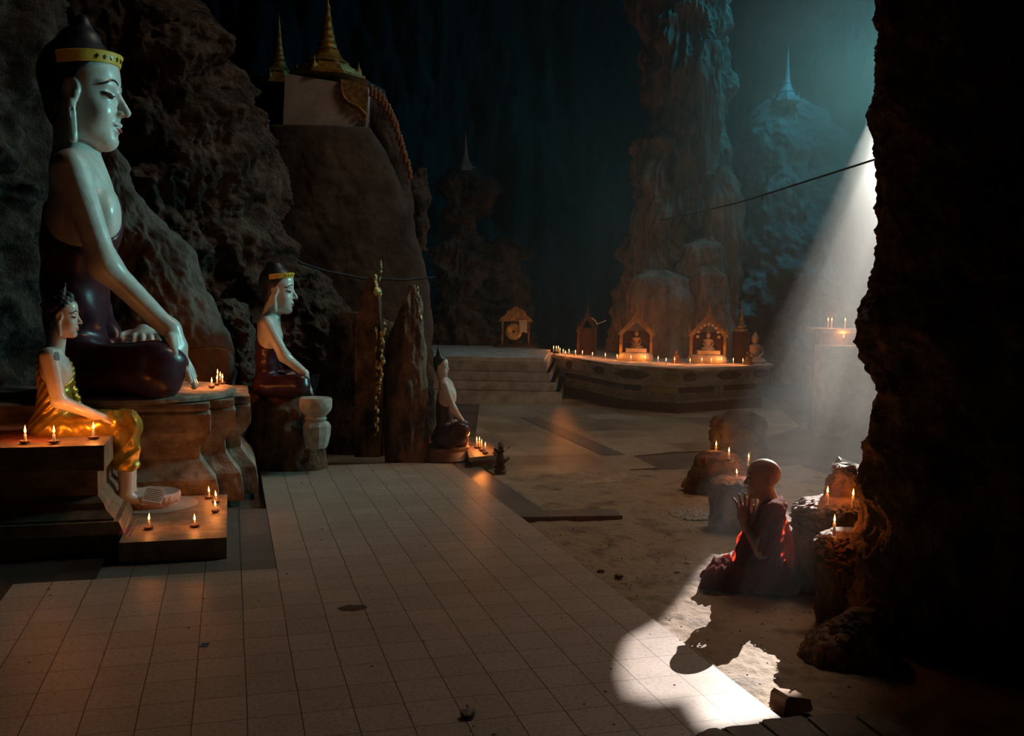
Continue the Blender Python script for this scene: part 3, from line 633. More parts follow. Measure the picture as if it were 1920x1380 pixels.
def earth_touching(S, K, vox, mat_skin, mat_robe, style, band=True, body_label=None, hair_label=None):
    """seated cross-legged figure, near arm reaching down over the knee"""
    L = S.L; u = S.u
    sh = L(*K['shoulder'], -K['w']); shf = L(*K['shoulder'], K['w']); el = L(*K['elbow'], -K['w'] * 1.12); wr = L(*K['wrist'], -K['w'] * 1.05); tip = L(*K['tip'], -K['w'] * 1.12)
    zs = sh[2]; xb = sh[0]; W = K['w']
    kn = L(*K['knee'], -K['w'] * 1.15); kr = K['knee_r'] * S.sv; knf = kn * np.array([1, -1, 1], np.float32)
    pel = np.array([xb + 0.02 * zs, 0, kr * 0.95], np.float32)
    chest = np.array([xb + 0.035 * zs, 0, zs * 0.80], np.float32)
    neck0 = S.hc + np.array([-0.15 * u, 0, -0.6 * u], np.float32); neck1 = np.array([xb + 0.03 * zs, 0, zs * 0.96], np.float32)
    def torso(p):
        d = s_ell(p, chest, (K['cd'] * zs, W * 0.86, zs * 0.27))
        d = smin(d, s_ell(p, (xb, 0, zs * 0.5), (K['cd'] * zs * 0.92, W * 0.68, zs * 0.38)), 0.10 * zs)
        d = smin(d, s_cone(p, sh * np.array([1, 0.8, 1], np.float32), shf * np.array([1, 0.8, 1], np.float32), K['ar'] * 1.1, K['ar'] * 1.1), 0.09 * zs)
        d = smin(d, s_ell(p, pel, (kr * 1.5, W * 1.05, kr * 1.05)), 0.12 * zs)
        for sg in (-1, 1): d = smin(d, s_ell(p, chest + np.array([K['cd'] * zs * 0.70, sg * W * 0.40, 0.02 * zs], np.float32), (0.05 * zs, W * 0.36, 0.10 * zs)), 0.07 * zs)
        return d
    def legs(p):
        d = 9.0
        for k in (kn, knf):
            hip = pel + np.array([0, k[1] * 0.45, 0], np.float32)
            d = smin(d, s_cone(p, hip, k, kr * 1.15, kr), 0.08 * zs)
            d = smin(d, s_cone(p, k, (k[0] + kr * 0.3, k[1] * 0.1, kr * 0.75), kr * 0.9, kr * 0.6), 0.06 * zs)
        return d
    def farm(p):
        e = np.array([xb + 0.04 * zs, W * 1.25, zs * 0.50], np.float32); w = np.array([kn[0] * 0.35 + xb * 0.4, W * 0.45, kr * 2.1], np.float32)
        return smin(s_cone(p, shf, e, K['ar'] * 1.1, K['ar']), s_cone(p, e, w, K['ar'], K['ar'] * 0.7), 0.03 * zs)
    def arm(p):
        d = smin(s_cone(p, sh, el, K['ar'] * 1.08, K['ar'] * 0.92), s_cone(p, el, wr, K['ar'] * 0.95, K['ar'] * 0.66), 0.05 * zs)
        hl = np.linalg.norm(tip - wr)
        return smin(d, hand_sdf(p, wr, tip, (1, -0.25, 0.3), K['hs'], curl=-0.02), 0.03 * zs)
    lapc = L(*K['lap'], -W * 0.42)
    def laphand(p):
        hk = K['hs'] * 0.95
        return hand_sdf(p, lapc + np.array([-0.02, W * 0.75, 0.02], np.float32), lapc + np.array([0, -hk * 0.35, 0], np.float32), (0, 0, 1), hk, curl=0.16)
    def body(p):
        d = smin(torso(p), arm(p), 0.05 * zs)
        d = smin(d, s_cone(p, neck0, neck1, u * 0.37, u * 0.45), 0.07 * zs); d = smin(d, s_cone(p, neck1, sh * np.array([1, 0.7, 1], np.float32) + np.array([0, 0, 0.01 * zs], np.float32), 0.05 * zs, 0.05 * zs), 0.08 * zs)
        for kk in (0.35, 0.6):
            c = neck0 * (1 - kk) + neck1 * kk
            d = np.minimum(d, 9) 
        d = smin(d, head_sdf(S.hq(p), slim=S.slim) * u, 0.05 * u)
        d = np.minimum(d, laphand(p)); d = smin(d, farm(p), 0.03 * zs)
        return d
    def robe(p):
        d = smin(torso(p), legs(p), 0.08 * zs); d = smin(d, farm(p), 0.04 * zs) - 0.010 * zs
        q = p * np.array([1.0, 1.0, 0.5], np.float32) / zs
        d = d - 0.006 * zs * np.sin((p[:, 1] * 0.6 + p[:, 2]) / zs * 34 + 3 * np.sin(p[:, 0] / zs * 6)) * np.clip(1.2 - p[:, 2] / zs, 0, 1)
        cut = (p[:, 2] - (zs * K['cut'] + 0.75 * (p[:, 1] + W * 0.5))) * 0.8
        d = smax(d, cut, 0.012 * zs)
        # opening for the near arm
        return smax(d, -(s_cone(p, sh, el, K['ar'] * 1.2, K['ar'] * 1.0)), 0.01 * zs)
    top = S.hc[2] + 1.3 * u
    lo = (min(xb - 0.35 * zs, S.hc[0] - u), -W * 1.6, -0.03); hi = (max(tip[0], kn[0] + kr, S.hc[0] + u) + 0.1 * zs, W * 1.8, top)
    b = sdf_obj('body', body, lo, hi, vox, mat_skin, S.root)
    if body_label: b['label'] = body_label
    sdf_obj('robe', robe, (lo[0], lo[1], -0.02), (hi[0], hi[1], zs * 1.1), vox * 1.3, mat_robe, S.root)
    h = sdf_obj('hair', lambda p: hair_sdf(S.hq(p), style) * u, (S.hc[0] - 1.2 * u, -u, S.hc[2] - u), (S.hc[0] + 1.2 * u, u, S.hc[2] + 2.1 * u), vox, M['hair_black'], S.root)
    if band:
        mb = MB(); n = 60; V = []; F = []
        bt = []
        for i in range(n + 1):
            a = -1.75 + 3.5 * i / n; x = -0.07 + 0.76 * math.cos(a); y = 0.70 * math.sin(a); z = 0.75 - 0.10 * (1 - math.cos(a))
            for (ox, oz) in ((0.97, -0.10), (1.02, -0.10), (1.09, 0.10), (1.0, 0.13)): V.append(S.hp([(x + 0.07) * ox - 0.07, y * ox, z + oz]))
        for i in range(n):
            for k in range(4): F.append((i * 4 + k, i * 4 + (k + 1) % 4, (i + 1) * 4 + (k + 1) % 4, (i + 1) * 4 + k))
        F += [(3, 2, 1, 0), (n * 4, n * 4 + 1, n * 4 + 2, n * 4 + 3)]
        mb.add(V, F); hb = mb.build('headband', M['yellow_band'], S.root, smooth=True); hb['label'] = 'flaring yellow headband'
        for i in range(-4, 5):
            a = i * 0.21; mo = MB(); ctr = S.hp([0.76 * math.cos(a) * 1.045 - 0.07, 0.70 * math.sin(a) * 1.045, 0.755 - 0.10 * (1 - math.cos(a))]); V = []
            for j in range(16):
                q_ = 2 * math.pi * j / 16; rr_ = 0.038 + 0.016 * math.cos(4 * q_); V.append((rr_ * math.cos(q_), rr_ * math.sin(q_)))
            for kk in (1.035, 1.07):
                for (da, dz_) in V: mo.V.append(tuple(S.hp([0.76 * math.cos(a + da) * kk - 0.07, 0.70 * math.sin(a + da) * kk, 0.755 - 0.10 * (1 - math.cos(a)) + dz_])))
            mo.F = [tuple(range(16))[::-1], tuple(range(16, 32))] + [(j, (j + 1) % 16, (j + 1) % 16 + 16, j + 16) for j in range(16)]
            mo.build('headband_flower', M['black_line'], hb)
    S.face_parts(b)
    return S

# the colossal white statue on the left
S1 = Statue('statue', 'colossal seated white faced statue with yellow headband on the tiered stone pedestal', 215, 742, 7.6)
S1.set_head(97, 290, 243, math.radians(17))
earth_touching(S1, dict(shoulder=(133, 312), w=0.56, elbow=(196, 498), wrist=(318, 618), tip=(364, 724), knee=(292, 693), knee_r=46, lap=(276, 634), ar=0.105, cd=0.145, hs=0.52, cut=0.74), 0.0125, M['white_paint'], M['robe_dark'], 'smooth')
# middle one
S2 = Statue('statue', 'mid sized white faced seated statue with a narrow yellow headband before the domed rock', 522, 742, 9.0)
S2.set_head(506, 590, 558, math.radians(12), 0.95)
earth_touching(S2, dict(shoulder=(500, 606), w=0.30, elbow=(533, 668), wrist=(572, 700), tip=(586, 742), knee=(560, 722), knee_r=19, lap=(553, 708), ar=0.055, cd=0.16, hs=0.17, cut=0.74), 0.011, M['white_paint'], M['robe_dark'], 'low')
# slim one with a pointed topknot beside the small altar
S3 = Statue('statue', 'slender seated statue with tall pointed black hair at the end of the tiled platform', 836, 838, 9.5)
S3.set_head(670, 708, 843, math.radians(20), 0.95)
earth_touching(S3, dict(shoulder=(834, 722), w=0.17, elbow=(850, 766), wrist=(866, 788), tip=(873, 812), knee=(862, 808), knee_r=17, lap=(858, 795), ar=0.034, cd=0.13, hs=0.10, cut=0.72), 0.009, M['skin_paint'], M['robe_dark'], 'point', band=False)

# golden seated statue on the plinth, legs hanging
S4 = Statue('statue', 'gold robed seated statue with black curled hair on the left plinth, hand on knee', 112, 827, 6.35)
S4.set_head(557, 634, 154, math.radians(14), 1.0)
def golden(S):
    L = S.L; u = S.u
    sh = L(92, 668, -0.19); shf = L(92, 668, 0.19); el = L(110, 752, -0.235); wr = L(188, 782, -0.17); tip = L(242, 797, -0.15)
    hip = L(100, 802, 0); knn = L(236, 796, -0.13); knf = L(236, 796, 0.13); ank = L(237, 925, -0.11); ankf = L(243, 920, 0.11)
    toe = L(280, 944, -0.13); toef = L(285, 938, 0.13)
    def torso(p):
        d = s_ell(p, L(104, 702), (0.105, 0.175, 0.15)); d = smin(d, s_ell(p, L(102, 765), (0.10, 0.145, 0.17)), 0.06)
        d = smin(d, s_cone(p, sh * np.array([1, .8, 1], np.float32), shf * np.array([1, .8, 1], np.float32), 0.055, 0.055), 0.05)
        for sg in (-1, 1): d = smin(d, s_ell(p, L(121, 695, sg * 0.07), (0.035, 0.07, 0.045)), 0.03)
        return smin(d, s_ell(p, hip, (0.15, 0.20, 0.10)), 0.06)
    def legs(p):
        d = 9.0
        for k, a, sg in ((knn, ank, -1), (knf, ankf, 1)):
            d = smin(d, s_cone(p, hip + np.array([0, sg * 0.09, 0], np.float32), k, 0.10, 0.078), 0.05); d = smin(d, s_cone(p, k, a, 0.075, 0.045), 0.03)
        return d
    def body(p):
        d = torso(p)
        d = smin(d, s_cone(p, S.hc + np.array([-0.02, 0, -0.6 * u], np.float32), L(104, 652), u * 0.36, u * 0.44), 0.03)
        d = smin(d, head_sdf(S.hq(p)) * u, 0.006)
        d = smin(d, smin(s_cone(p, sh, el, 0.058, 0.046), s_cone(p, el, wr, 0.046, 0.030), 0.02), 0.02)
        d = smin(d, hand_sdf(p, wr, tip, (0, -0.3, 1), 0.15, curl=0.10), 0.015)
        d = smin(d, legs(p), 0.03)
        for a, t in ((ank, toe), (ankf, toef)):
            d = smin(d, s_cone(p, a + np.array([-0.01, 0, -0.02], np.float32), t + np.array([-0.05, 0, 0.01], np.float32), 0.045, 0.028), 0.03)
            for i in range(5): d = smin(d, s_cone(p, t + np.array([-0.05, (i - 2) * 0.015, 0.004], np.float32), t + np.array([0.0 - abs(i - 1) * 0.006, (i - 2) * 0.018, 0.0], np.float32), 0.013, 0.009), 0.006)
        return d
    b = sdf_obj('body', body, (-0.22, -0.34, -0.50), (0.66, 0.34, S.hc[2] + u * 1.1), 0.0062, M['skin_paint'], S.root)
    def robe(p):
        t = torso(p) - 0.010
        fold = 0.006 * np.sin((p[:, 2] * 1.0 - p[:, 0] * 0.9 + p[:, 1] * 0.5) * 95 + 2 * np.sin(p[:, 1] * 14))
        t = t - fold
        cut = (p[:, 2] - (L(0, 700)[2] + 0.9 * (p[:, 1] + 0.06) - 0.25 * (p[:, 0]))) * 0.7
        t = smax(t, cut, 0.006); t = smax(t, -(s_cone(p, sh, el, 0.062, 0.052)), 0.008)
        # shawl end over the far shoulder
        sw = s_cone(p, L(104, 655, 0.12), L(160, 800, 0.17), 0.045, 0.035) - 0.006 * np.sin(p[:, 2] * 120)
        t = smin(t, sw, 0.02)
        # skirt
        k = smin(legs(p), s_ell(p, L(150, 805), (0.22, 0.20, 0.085)), 0.05) - 0.020
        k = smin(k, s_box(p, L(231, 838), (0.075, 0.17, 0.155), 0.045), 0.05)
        fr = np.clip((p[:, 0] - 0.16) * 5, 0, 1); ph = p[:, 0] * 26 - p[:, 2] * 16 + 1.2 * np.sin(p[:, 2] * 14 + p[:, 1] * 9)
        k = k + 0.013 * (np.abs(np.sin(ph)) - 0.6) * fr + 0.010 * (np.abs(np.sin(p[:, 1] * 34 + p[:, 2] * 9)) - 0.6) * fr - 0.003 * np.sin(p[:, 0] * 60 + p[:, 2] * 40)
        k = smax(k, (L(0, 884)[2] + 0.02 * np.sin(p[:, 1] * 40) - p[:, 2]), 0.01)
        k = smax(k, -(s_cone(p, el, wr, 0.05, 0.034)), 0.006)
        k = smax(k, -(hand_sdf(p, wr, tip, (0, -0.3, 1), 0.15, curl=0.10) - 0.003), 0.004)
        return smin(t, k, 0.02)
    c_ = L(110, 668, -0.235); wp = sdf_obj('worn_paint', lambda p: smax(body(p) - 0.0016, s_ell(p, c_, (0.030, 0.045, 0.034)) + 0.004 * np.sin(p[:, 2] * 300), 0.001), c_ - 0.06, c_ + 0.06, 0.003, mat_noise('worn_grey_paint', (0.05, 0.05, 0.07), (0.16, 0.15, 0.17), 20.0, 0.5, 0.2), b); wp['label'] = 'grey patch of worn paint'
    r = sdf_obj('robe', robe, (-0.24, -0.34, -0.40), (0.60, 0.36, L(0, 640)[2]), 0.0065, M['gold_paint'], S.root); r['label'] = 'draped gold robe'
    sdf_obj('hair', lambda p: hair_sdf(S.hq(p), 'curl') * u, (S.hc[0] - 1.2 * u, -u, S.hc[2] - u), (S.hc[0] + 1.2 * u, u, S.hc[2] + 1.9 * u), 0.004, M['hair_black'], S.root)
    S.face_parts(b, 0.02)
golden(S4)
# ------------------------------------------------------------------ the kneeling novice
def mat_cloth(nm='maroon_robe_cloth', mix=0.22, tc_=(0.70, 0.04, 0.015)):
    m, nt, b = nmat(nm); tc = nt.nodes.new('ShaderNodeTexCoord')
    n = nt.nodes.new('ShaderNodeTexNoise'); n.inputs['Scale'].default_value = 9; n.inputs['Detail'].default_value = 6; link(nt, tc.outputs['Object'], n.inputs['Vector'])
    r = ramp(nt, [(0.35, (0.075, 0.004, 0.003)), (0.65, (0.16, 0.010, 0.006))]); link(nt, n.outputs['Fac'], r.inputs[0]); link(nt, r.outputs[0], b.inputs['Base Color'])
    b.inputs['Roughness'].default_value = 0.85; b.inputs['Specular IOR Level'].default_value = 0.08
    tr = nt.nodes.new('ShaderNodeBsdfTranslucent'); tr.inputs[0].default_value = (*tc_, 1)
    mx = nt.nodes.new('ShaderNodeMixShader'); mx.inputs[0].default_value = mix; link(nt, b.outputs[0], mx.inputs[1]); link(nt, tr.outputs[0], mx.inputs[2]); link(nt, mx.outputs[0], nt.nodes['Material Output'].inputs[0])
    w = nt.nodes.new('ShaderNodeTexNoise'); w.inputs['Scale'].default_value = 160; link(nt, tc.outputs['Object'], w.inputs['Vector'])
    bp = nt.nodes.new('ShaderNodeBump'); bp.inputs['Strength'].default_value = 0.2; bp.inputs['Distance'].default_value = 0.002; link(nt, w.outputs['Fac'], bp.inputs['Height']); link(nt, bp.outputs[0], b.inputs['Normal'])
    return m
M['robe_maroon'] = mat_cloth()
M['robe_thin'] = mat_cloth('thin_maroon_cloth', 0.65, (0.85, 0.07, 0.03))
M['skin'] = mat_noise('brown_skin', (0.36, 0.17, 0.09), (0.46, 0.23, 0.13), 8.0, 0.5, 0.15, 90, bdist=0.001)
_b = M['skin'].node_tree.nodes['Principled BSDF']; _b.inputs['Subsurface Weight'].default_value = 0.3; _b.inputs['Subsurface Radius'].default_value = (0.008, 0.004, 0.002); _b.inputs['Subsurface Scale'].default_value = 1.0
N1 = Statue('person', 'young person with a shaved head kneeling in a maroon robe, palms raised before the face', 1419, 1100, 5.3, cat='person', root=G(1419, 1100, -0.03), flip=True)
N1.set_head(858, 934, 1395, math.radians(2), 0.94)
def novice(S):
    L = S.L; u = S.u; a3 = lambda *v: np.array(v, np.float32)
    hd = lambda q: head_sdf(q, False, 0.94, 0.10, True, 0.0)
    shn = L(1448, 957, 0.125); shf = L(1444, 957, -0.125); eln = L(1427, 1036, 0.165); elf = L(1412, 1030, -0.15)
    wrn = L(1397, 986, 0.065); tpn = L(1391, 926, 0.040); wrf = L(1408, 978, -0.045); tpf = L(1414, 930, -0.060)
    hip = L(1449, 1086, 0); kn = L(1340, 1086, 0.13); kf = L(1345, 1080, -0.13); an = L(1462, 1106, 0.09); af = L(1462, 1100, -0.09)
    tn = L(1486, 1112, 0.08); tf = L(1486, 1106, -0.08)
    for q in (an, af, tn, tf): q[2] = max(q[2], 0.035)
    nk0 = S.hc + a3(-0.14 * u, 0, -0.55 * u); nk1 = L(1446, 950, 0)
    def torso(p):
        d = s_ell(p, L(1439, 1000), (0.068, 0.125, 0.12)); d = smin(d, s_ell(p, L(1439, 1050), (0.072, 0.115, 0.12)), 0.06)
        d = smin(d, s_cone(p, shn * a3(1, .85, 1), shf * a3(1, .85, 1), 0.045, 0.045), 0.05)
        return smin(d, s_ell(p, hip, (0.108, 0.15, 0.085)), 0.06)
    def legs(p):
        d = 9.0
        for k, a, t, sg in ((kn, an, tn, 1), (kf, af, tf, -1)):
            d = smin(d, s_cone(p, hip + a3(0, 0.075 * sg, 0), k, 0.078, 0.058), 0.04); d = smin(d, s_cone(p, k - a3(0, 0, 0.01), a, 0.050, 0.036), 0.02); d = smin(d, s_cone(p, a, t, 0.032, 0.024), 0.02)
        return d
    ahn = lambda p: hand_sdf(p, wrn, tpn, (-0.15, 1, 0.05), 0.165, spread=0.28, curl=0.05)
    ahf = lambda p: hand_sdf(p, wrf, tpf, (-0.10, -1, 0.05), 0.160, spread=0.2, curl=0.10)
    def body(p):
        d = smin(torso(p), legs(p), 0.04)
        d = smin(d, s_cone(p, nk0, nk1, 0.050, 0.058), 0.04)
        d = smin(d, hd(S.hq(p)) * u, 0.012)
        for s_, e_, w_, h_ in ((shn, eln, wrn, ahn), (shf, elf, wrf, ahf)):
            d = smin(d, smin(s_cone(p, s_, e_, 0.043, 0.033), s_cone(p, e_, w_, 0.034, 0.022), 0.015), 0.02); d = smin(d, h_(p), 0.012)
        return d
    b = sdf_obj('body', body, (-0.28, -0.26, -0.01), (0.34, 0.27, S.hc[2] + u * 1.08), 0.0030, M['skin'], S.root)
    def robe(p):
        t = torso(p) - 0.016; t = smin(t, s_cone(p, nk1 + a3(-0.02, 0, 0.0), (shn + nk1) / 2, 0.066, 0.066), 0.04); t = smin(t, s_cone(p, nk1 + a3(-0.02, 0, 0.0), (shf + nk1) / 2, 0.066, 0.066), 0.04)
        t = smin(t, s_cone(p, shn, (shn + eln) / 2, 0.062, 0.060) , 0.03); t = smin(t, s_cone(p, (shn + eln) / 2, eln + a3(-0.02, 0, 0.012), 0.060, 0.050), 0.02)
        t = smin(t, s_cone(p, shf, elf, 0.060, 0.055), 0.03)
        t = smin(t, s_cone(p, L(1412, 1008, 0.0), L(1400, 1070, 0.02), 0.048, 0.060), 0.04)          # cloth hanging from the forearms
        t = smin(t, s_cone(p, L(1403, 1000, -0.07), L(1390, 1050, -0.06), 0.040, 0.042), 0.03)
        t = smin(t, s_cone(p, L(1453, 975, 0.0), L(1456, 1062, 0.03), 0.030, 0.040), 0.05)           # over the back
        t = smin(t, s_cone(p, L(1462, 1055, 0.05), L(1472, 1092, 0.05), 0.028, 0.038), 0.03)
        k = legs(p) - 0.016
        k = smin(k, s_ell(p, L(1352, 1062, -0.06), (0.060, 0.085, 0.05)), 0.05)                       # bunched on the lap
        k = smin(k, s_ell(p, L(1400, 1098, 0), (0.21, 0.19, 0.07)), 0.05)
        k = smin(k, s_ell(p, L(1330, 1100, 0.05), (0.06, 0.10, 0.05)), 0.04)
        d = smin(t, k, 0.04)
        w = p * a3(22, 22, 7); w2 = p * a3(9, 9, 9)
        d = d - 0.013 * (perlin(w + perlin(w2)[:, None]) ) - 0.006 * np.sin((p[:, 0] * 1.2 + p[:, 2] * 0.6 + 0.02 * perlin(w2)) * 120)
        d = np.minimum(d, np.minimum(torso(p), legs(p)) - 0.007)
        # neckline and cuffs
        d = smax(d, (p[:, 2] - (nk1[2] + 0.058 - 0.5 * np.clip(p[:, 0] - nk1[0], 0, 0.1))) * 0.9, 0.01)
        d = smax(d, -(s_cone(p, nk0, nk1 + a3(0.03, 0, 0.035), 0.051, 0.050)), 0.006)
        d = smax(d, -(s_cone(p, eln, tpn, 0.043, 0.06)), 0.006)
        d = smax(d, -(s_cone(p, (wrf * 0.7 + elf * 0.3), tpf, 0.036, 0.05)), 0.006)
        return smax(d, 0.002 - p[:, 2], 0.004)
    r = sdf_obj('robe', robe, (-0.34, -0.30, -0.01), (0.38, 0.32, nk1[2] + 0.08), 0.0042, M['robe_maroon'], S.root); r['label'] = 'maroon cotton robe'
    S.face_parts(b, 0.009, lips=False, face_fn=hd)
    # loose thin cloth of the robe: over the back, at the front edge and bunched over the far knee
    def sheet(name, outer, inner, y0, y1, wav, ph, nu=46, nv=16):
        o = np.array(outer, float); i_ = np.array(inner, float); V = []; F = []
        for a in range(nu):
            f = a / (nu - 1); k = f * (len(o) - 1); j = min(int(k), len(o) - 2); g = k - j
            po = o[j] * (1 - g) + o[j + 1] * g; pi_ = i_[j] * (1 - g) + i_[j + 1] * g
            for c in range(nv):
                h = c / (nv - 1); px = po[0] * (1 - h) + pi_[0] * h + 1.6 * math.sin(f * 13 + ph) * (1 - h); py = po[1] * (1 - h) + pi_[1] * h
                y = y0 + (y1 - y0) * h + wav * math.sin(h * 15 + f * 5 + ph) * (0.4 + 0.6 * f) + 0.3 * wav * math.sin(f * 27 + h * 6)
                V.append(L(px, py, y))
        for a in range(nu - 1):
            for c in range(nv - 1): F.append((a * nv + c, a * nv + c + 1, (a + 1) * nv + c + 1, (a + 1) * nv + c))
        return mesh_obj(name, np.array(V), F, M['robe_thin'], S.root)
    sheet('back_drape', [(1450, 944), (1467, 954), (1480, 980), (1488, 1010), (1490, 1035), (1484, 1052), (1489, 1066), (1484, 1080)], [(1444, 952), (1452, 972), (1456, 996), (1456, 1020), (1456, 1040), (1456, 1055), (1456, 1068), (1456, 1082)], 0.02, 0.13, 0.012, 0.4)
    sheet('front_drape', [(1392, 992), (1383, 1008), (1377, 1028), (1372, 1046), (1366, 1062)], [(1408, 1000), (1402, 1020), (1398, 1040), (1394, 1056), (1390, 1070)], -0.10, 0.02, 0.012, 1.9)
    sheet('knee_drape', [(1368, 1038), (1354, 1042), (1344, 1054), (1336, 1068), (1330, 1084)], [(1378, 1062), (1368, 1072), (1360, 1078), (1354, 1086), (1348, 1096)], -0.14, 0.03, 0.016, 3.1)
novice(N1)
# ------------------------------------------------------------------ candles
_cn = 0
def candle(fx, fy, zs, h, label, group, r=0.006, dish=0.0, glow=1.0, light=True, fs=1.0, lean=0.0, at=None):
    """fx, fy: where the photo shows the flame; zs: height of the surface it stands on"""
    global _cn
    _cn += 1
    fl = 0.024 * fs
    d = DZ(fx, fy, zs + h + fl * 0.7); w = P(fx, fy, d if at is None else at)
    t = empty('candle', (w[0], w[1], zs), label, 'candle', group, _cn * 0.7)
    z0 = 0.0
    if dish > 0:
        MB().lathe([(dish * 0.45, 0.0), (dish * 0.55, 0.002), (dish * 0.85, 0.008), (dish, 0.018), (dish * 0.96, 0.0195), (dish * 0.78, 0.011), (dish * 0.4, 0.006), (0.001, 0.006)], n=20).build('dish', M['clay'], t, smooth=True); z0 = 0.006
    MB().lathe([(r * 1.6, z0), (r * 1.15, z0 + 0.002), (r, z0 + 0.008), (r * 1.04, h * 0.5), (r, h - 0.003), (r * 0.7, h)], n=12).build('wax_stick', M['candle_wax'], t, smooth=True)
    MB().tube([(0, 0, h - 0.001), (0.0005, 0, h + 0.007 * fs)], 0.0008, 5).build('wick', M['black_line'], t)
    q = [(0.0004, 0), (0.22, 0.08), (0.33, 0.24), (0.30, 0.42), (0.20, 0.62), (0.10, 0.82), (0.0004, 1.0)]
    f = MB().lathe([(max(a * fl * 0.62, 0.0003), z * fl * 1.5) for a, z in q], n=12).build('flame', M['flame'], t, (0, 0, h + 0.003), smooth=True)
    f.rotation_euler = (lean, 0, 0)
    if light:
        l = bpy.data.lights.new('candle_light', 'POINT'); l.energy = 0.75 * glow; l.color = (1.0, 0.28, 0.05); l.shadow_soft_size = 0.02
        o = bpy.data.objects.new('candle_light', l); C.objects.link(o); o.parent = t; o.location = (0, 0, h + fl * 1.1 + 0.012)
    return t
ORD = ['leftmost', 'second', 'third', 'fourth', 'fifth', 'sixth', 'seventh', 'eighth', 'ninth', 'tenth', 'eleventh', 'twelfth', 'thirteenth', 'fourteenth', 'fifteenth', 'sixteenth', 'seventeenth', 'eighteenth', 'nineteenth', 'twentieth', 'twenty-first', 'twenty-second', 'twenty-third']

# ------------------------------------------------------------------ left: plinth, low platform, tiered pedestal
M['plinth'] = mat_noise('painted_plinth', (0.14, 0.08, 0.045), (0.34, 0.22, 0.14), 6.0, 0.45, 0.4, 22, bdist=0.006, stretch=(1, 1, 1.5))
M['plinth_top'] = mat_noise('worn_top', (0.16, 0.10, 0.065), (0.38, 0.27, 0.19), 8.0, 0.5, 0.4, 30, bdist=0.004)
M['lotus'] = mat_noise('pink_lotus_stone', (0.50, 0.34, 0.30), (0.68, 0.50, 0.46), 8.0, 0.6, 0.4, 40, bdist=0.004)
M['pink'] = mat_noise('magenta_stick', (0.45, 0.02, 0.14), (0.60, 0.04, 0.22), 30.0, 0.6, 0.0)
t = empty('plinth', (-1.0, 3.4, 0), 'long painted plinth at the far left carrying the gold robed statue and three candles', 'plinth')
def bx(mb, x0, x1, y0, y1, z0, z1, b=0.0): return mb.box(x0 + 1.0, x1 + 1.0, y0 - 3.4, y1 - 3.4, z0, z1, b)
bx(MB(), -2.6, 0.40, 2.84, 4.0, 0.50, 0.66, 0.006).build('top_slab', M['plinth'], t)
bx(MB(), -2.6, 0.355, 2.89, 4.0, 0.34, 0.50, 0.004).build('recessed_body', M['plinth'], t)
mb = MB(); x1, y1 = 0.355 + 1, 2.89 - 3.4
pr_ = [(0.34, 0.0), (0.30, 0.035), (0.26, 0.05), (0.215, 0.10), (0.20, 0.10), (0.20, 0.13), (0.13, 0.165), (0.0, 0.175)]
V = []; F = []
for z, o in pr_: V += [(-1.6 , y1 - o, z), (x1 + o, y1 - o, z), (x1 + o, 0.6, z), (-1.6, 0.6, z)]
for i in range(len(pr_) - 1):
    for k in range(4): F.append((i * 4 + k, i * 4 + (k + 1) % 4, (i + 1) * 4 + (k + 1) % 4, (i + 1) * 4 + k))
F += [(0, 1, 2, 3), tuple(len(pr_) * 4 - 4 + k for k in (3, 2, 1, 0))]
mb.add(V, F); mb.build('base_moulding', M['plinth'], t)
bk = bx(MB(), -2.6, 0.06, 3.05, 3.95, 0.66, 0.664); bk.build('seat_cloth', mat_noise('red_seat_cloth', (0.30, 0.05, 0.02), (0.45, 0.12, 0.04), 6.0, 0.5, 0.2), t)
for i, (x, y) in enumerate(((47, 806), (101, 806), (175, 799))):
    candle(x, y, 0.664 if i < 2 else 0.66, 0.060, 'lit candle in a clay dish on the long plinth, ' + ['leftmost of three', 'in the middle of three', 'rightmost of three'][i], 'candles on the long plinth', 0.0075, 0.036, 2.2, fs=1.45)
t = empty('low_platform', (0.83, 3.15, 0), 'low square stone platform with candles and a lotus stone under the gold statue feet', 'platform')
MB().box(-0.32, 0.29, -0.64, 0.65, 0, 0.13, 0.004).build('slab', M['plinth_top'], t)
gx, gy, _ = G(285, 946, 0.13)
MB().lathe([(0.30, 0.13), (0.305, 0.133), (0.295, 0.1345), (0.001, 0.1345)], (gx - 0.83, gy - 3.15, 0), 48).build('pale_disc', M['plaster'], t, smooth=True)
t2 = empty('lotus_stone', (gx, gy, 0.1345), 'round pink petalled lotus footstone on the low platform', 'footstone')
MB().lathe([(0.165, 0.0), (0.172, 0.01), (0.185, 0.045), (0.188, 0.075), (0.178, 0.088), (0.165, 0.082), (0.001, 0.080)], n=96, lobes=24, amp=0.018).build('disc', M['lotus'], t2, smooth=True)
mb = MB()
for i in range(24):
    a = 2 * math.pi * i / 24; pts = []
    for k in range(9):
        s_ = k / 8 * math.pi; b_ = a + 0.105 * math.cos(s_); zz = 0.018 + 0.055 * math.sin(s_); rr = 0.180 + 0.07 * zz
        pts.append((rr * math.cos(b_), rr * math.sin(b_), zz))
    mb.tube(pts, 0.0035, 5)
    mb.tube([(0.183 * math.cos(a), 0.183 * math.sin(a), 0.02), (0.187 * math.cos(a), 0.187 * math.sin(a), 0.05)], 0.003, 5)
mb.build('petal_relief', M['lotus'], t2, smooth=True)
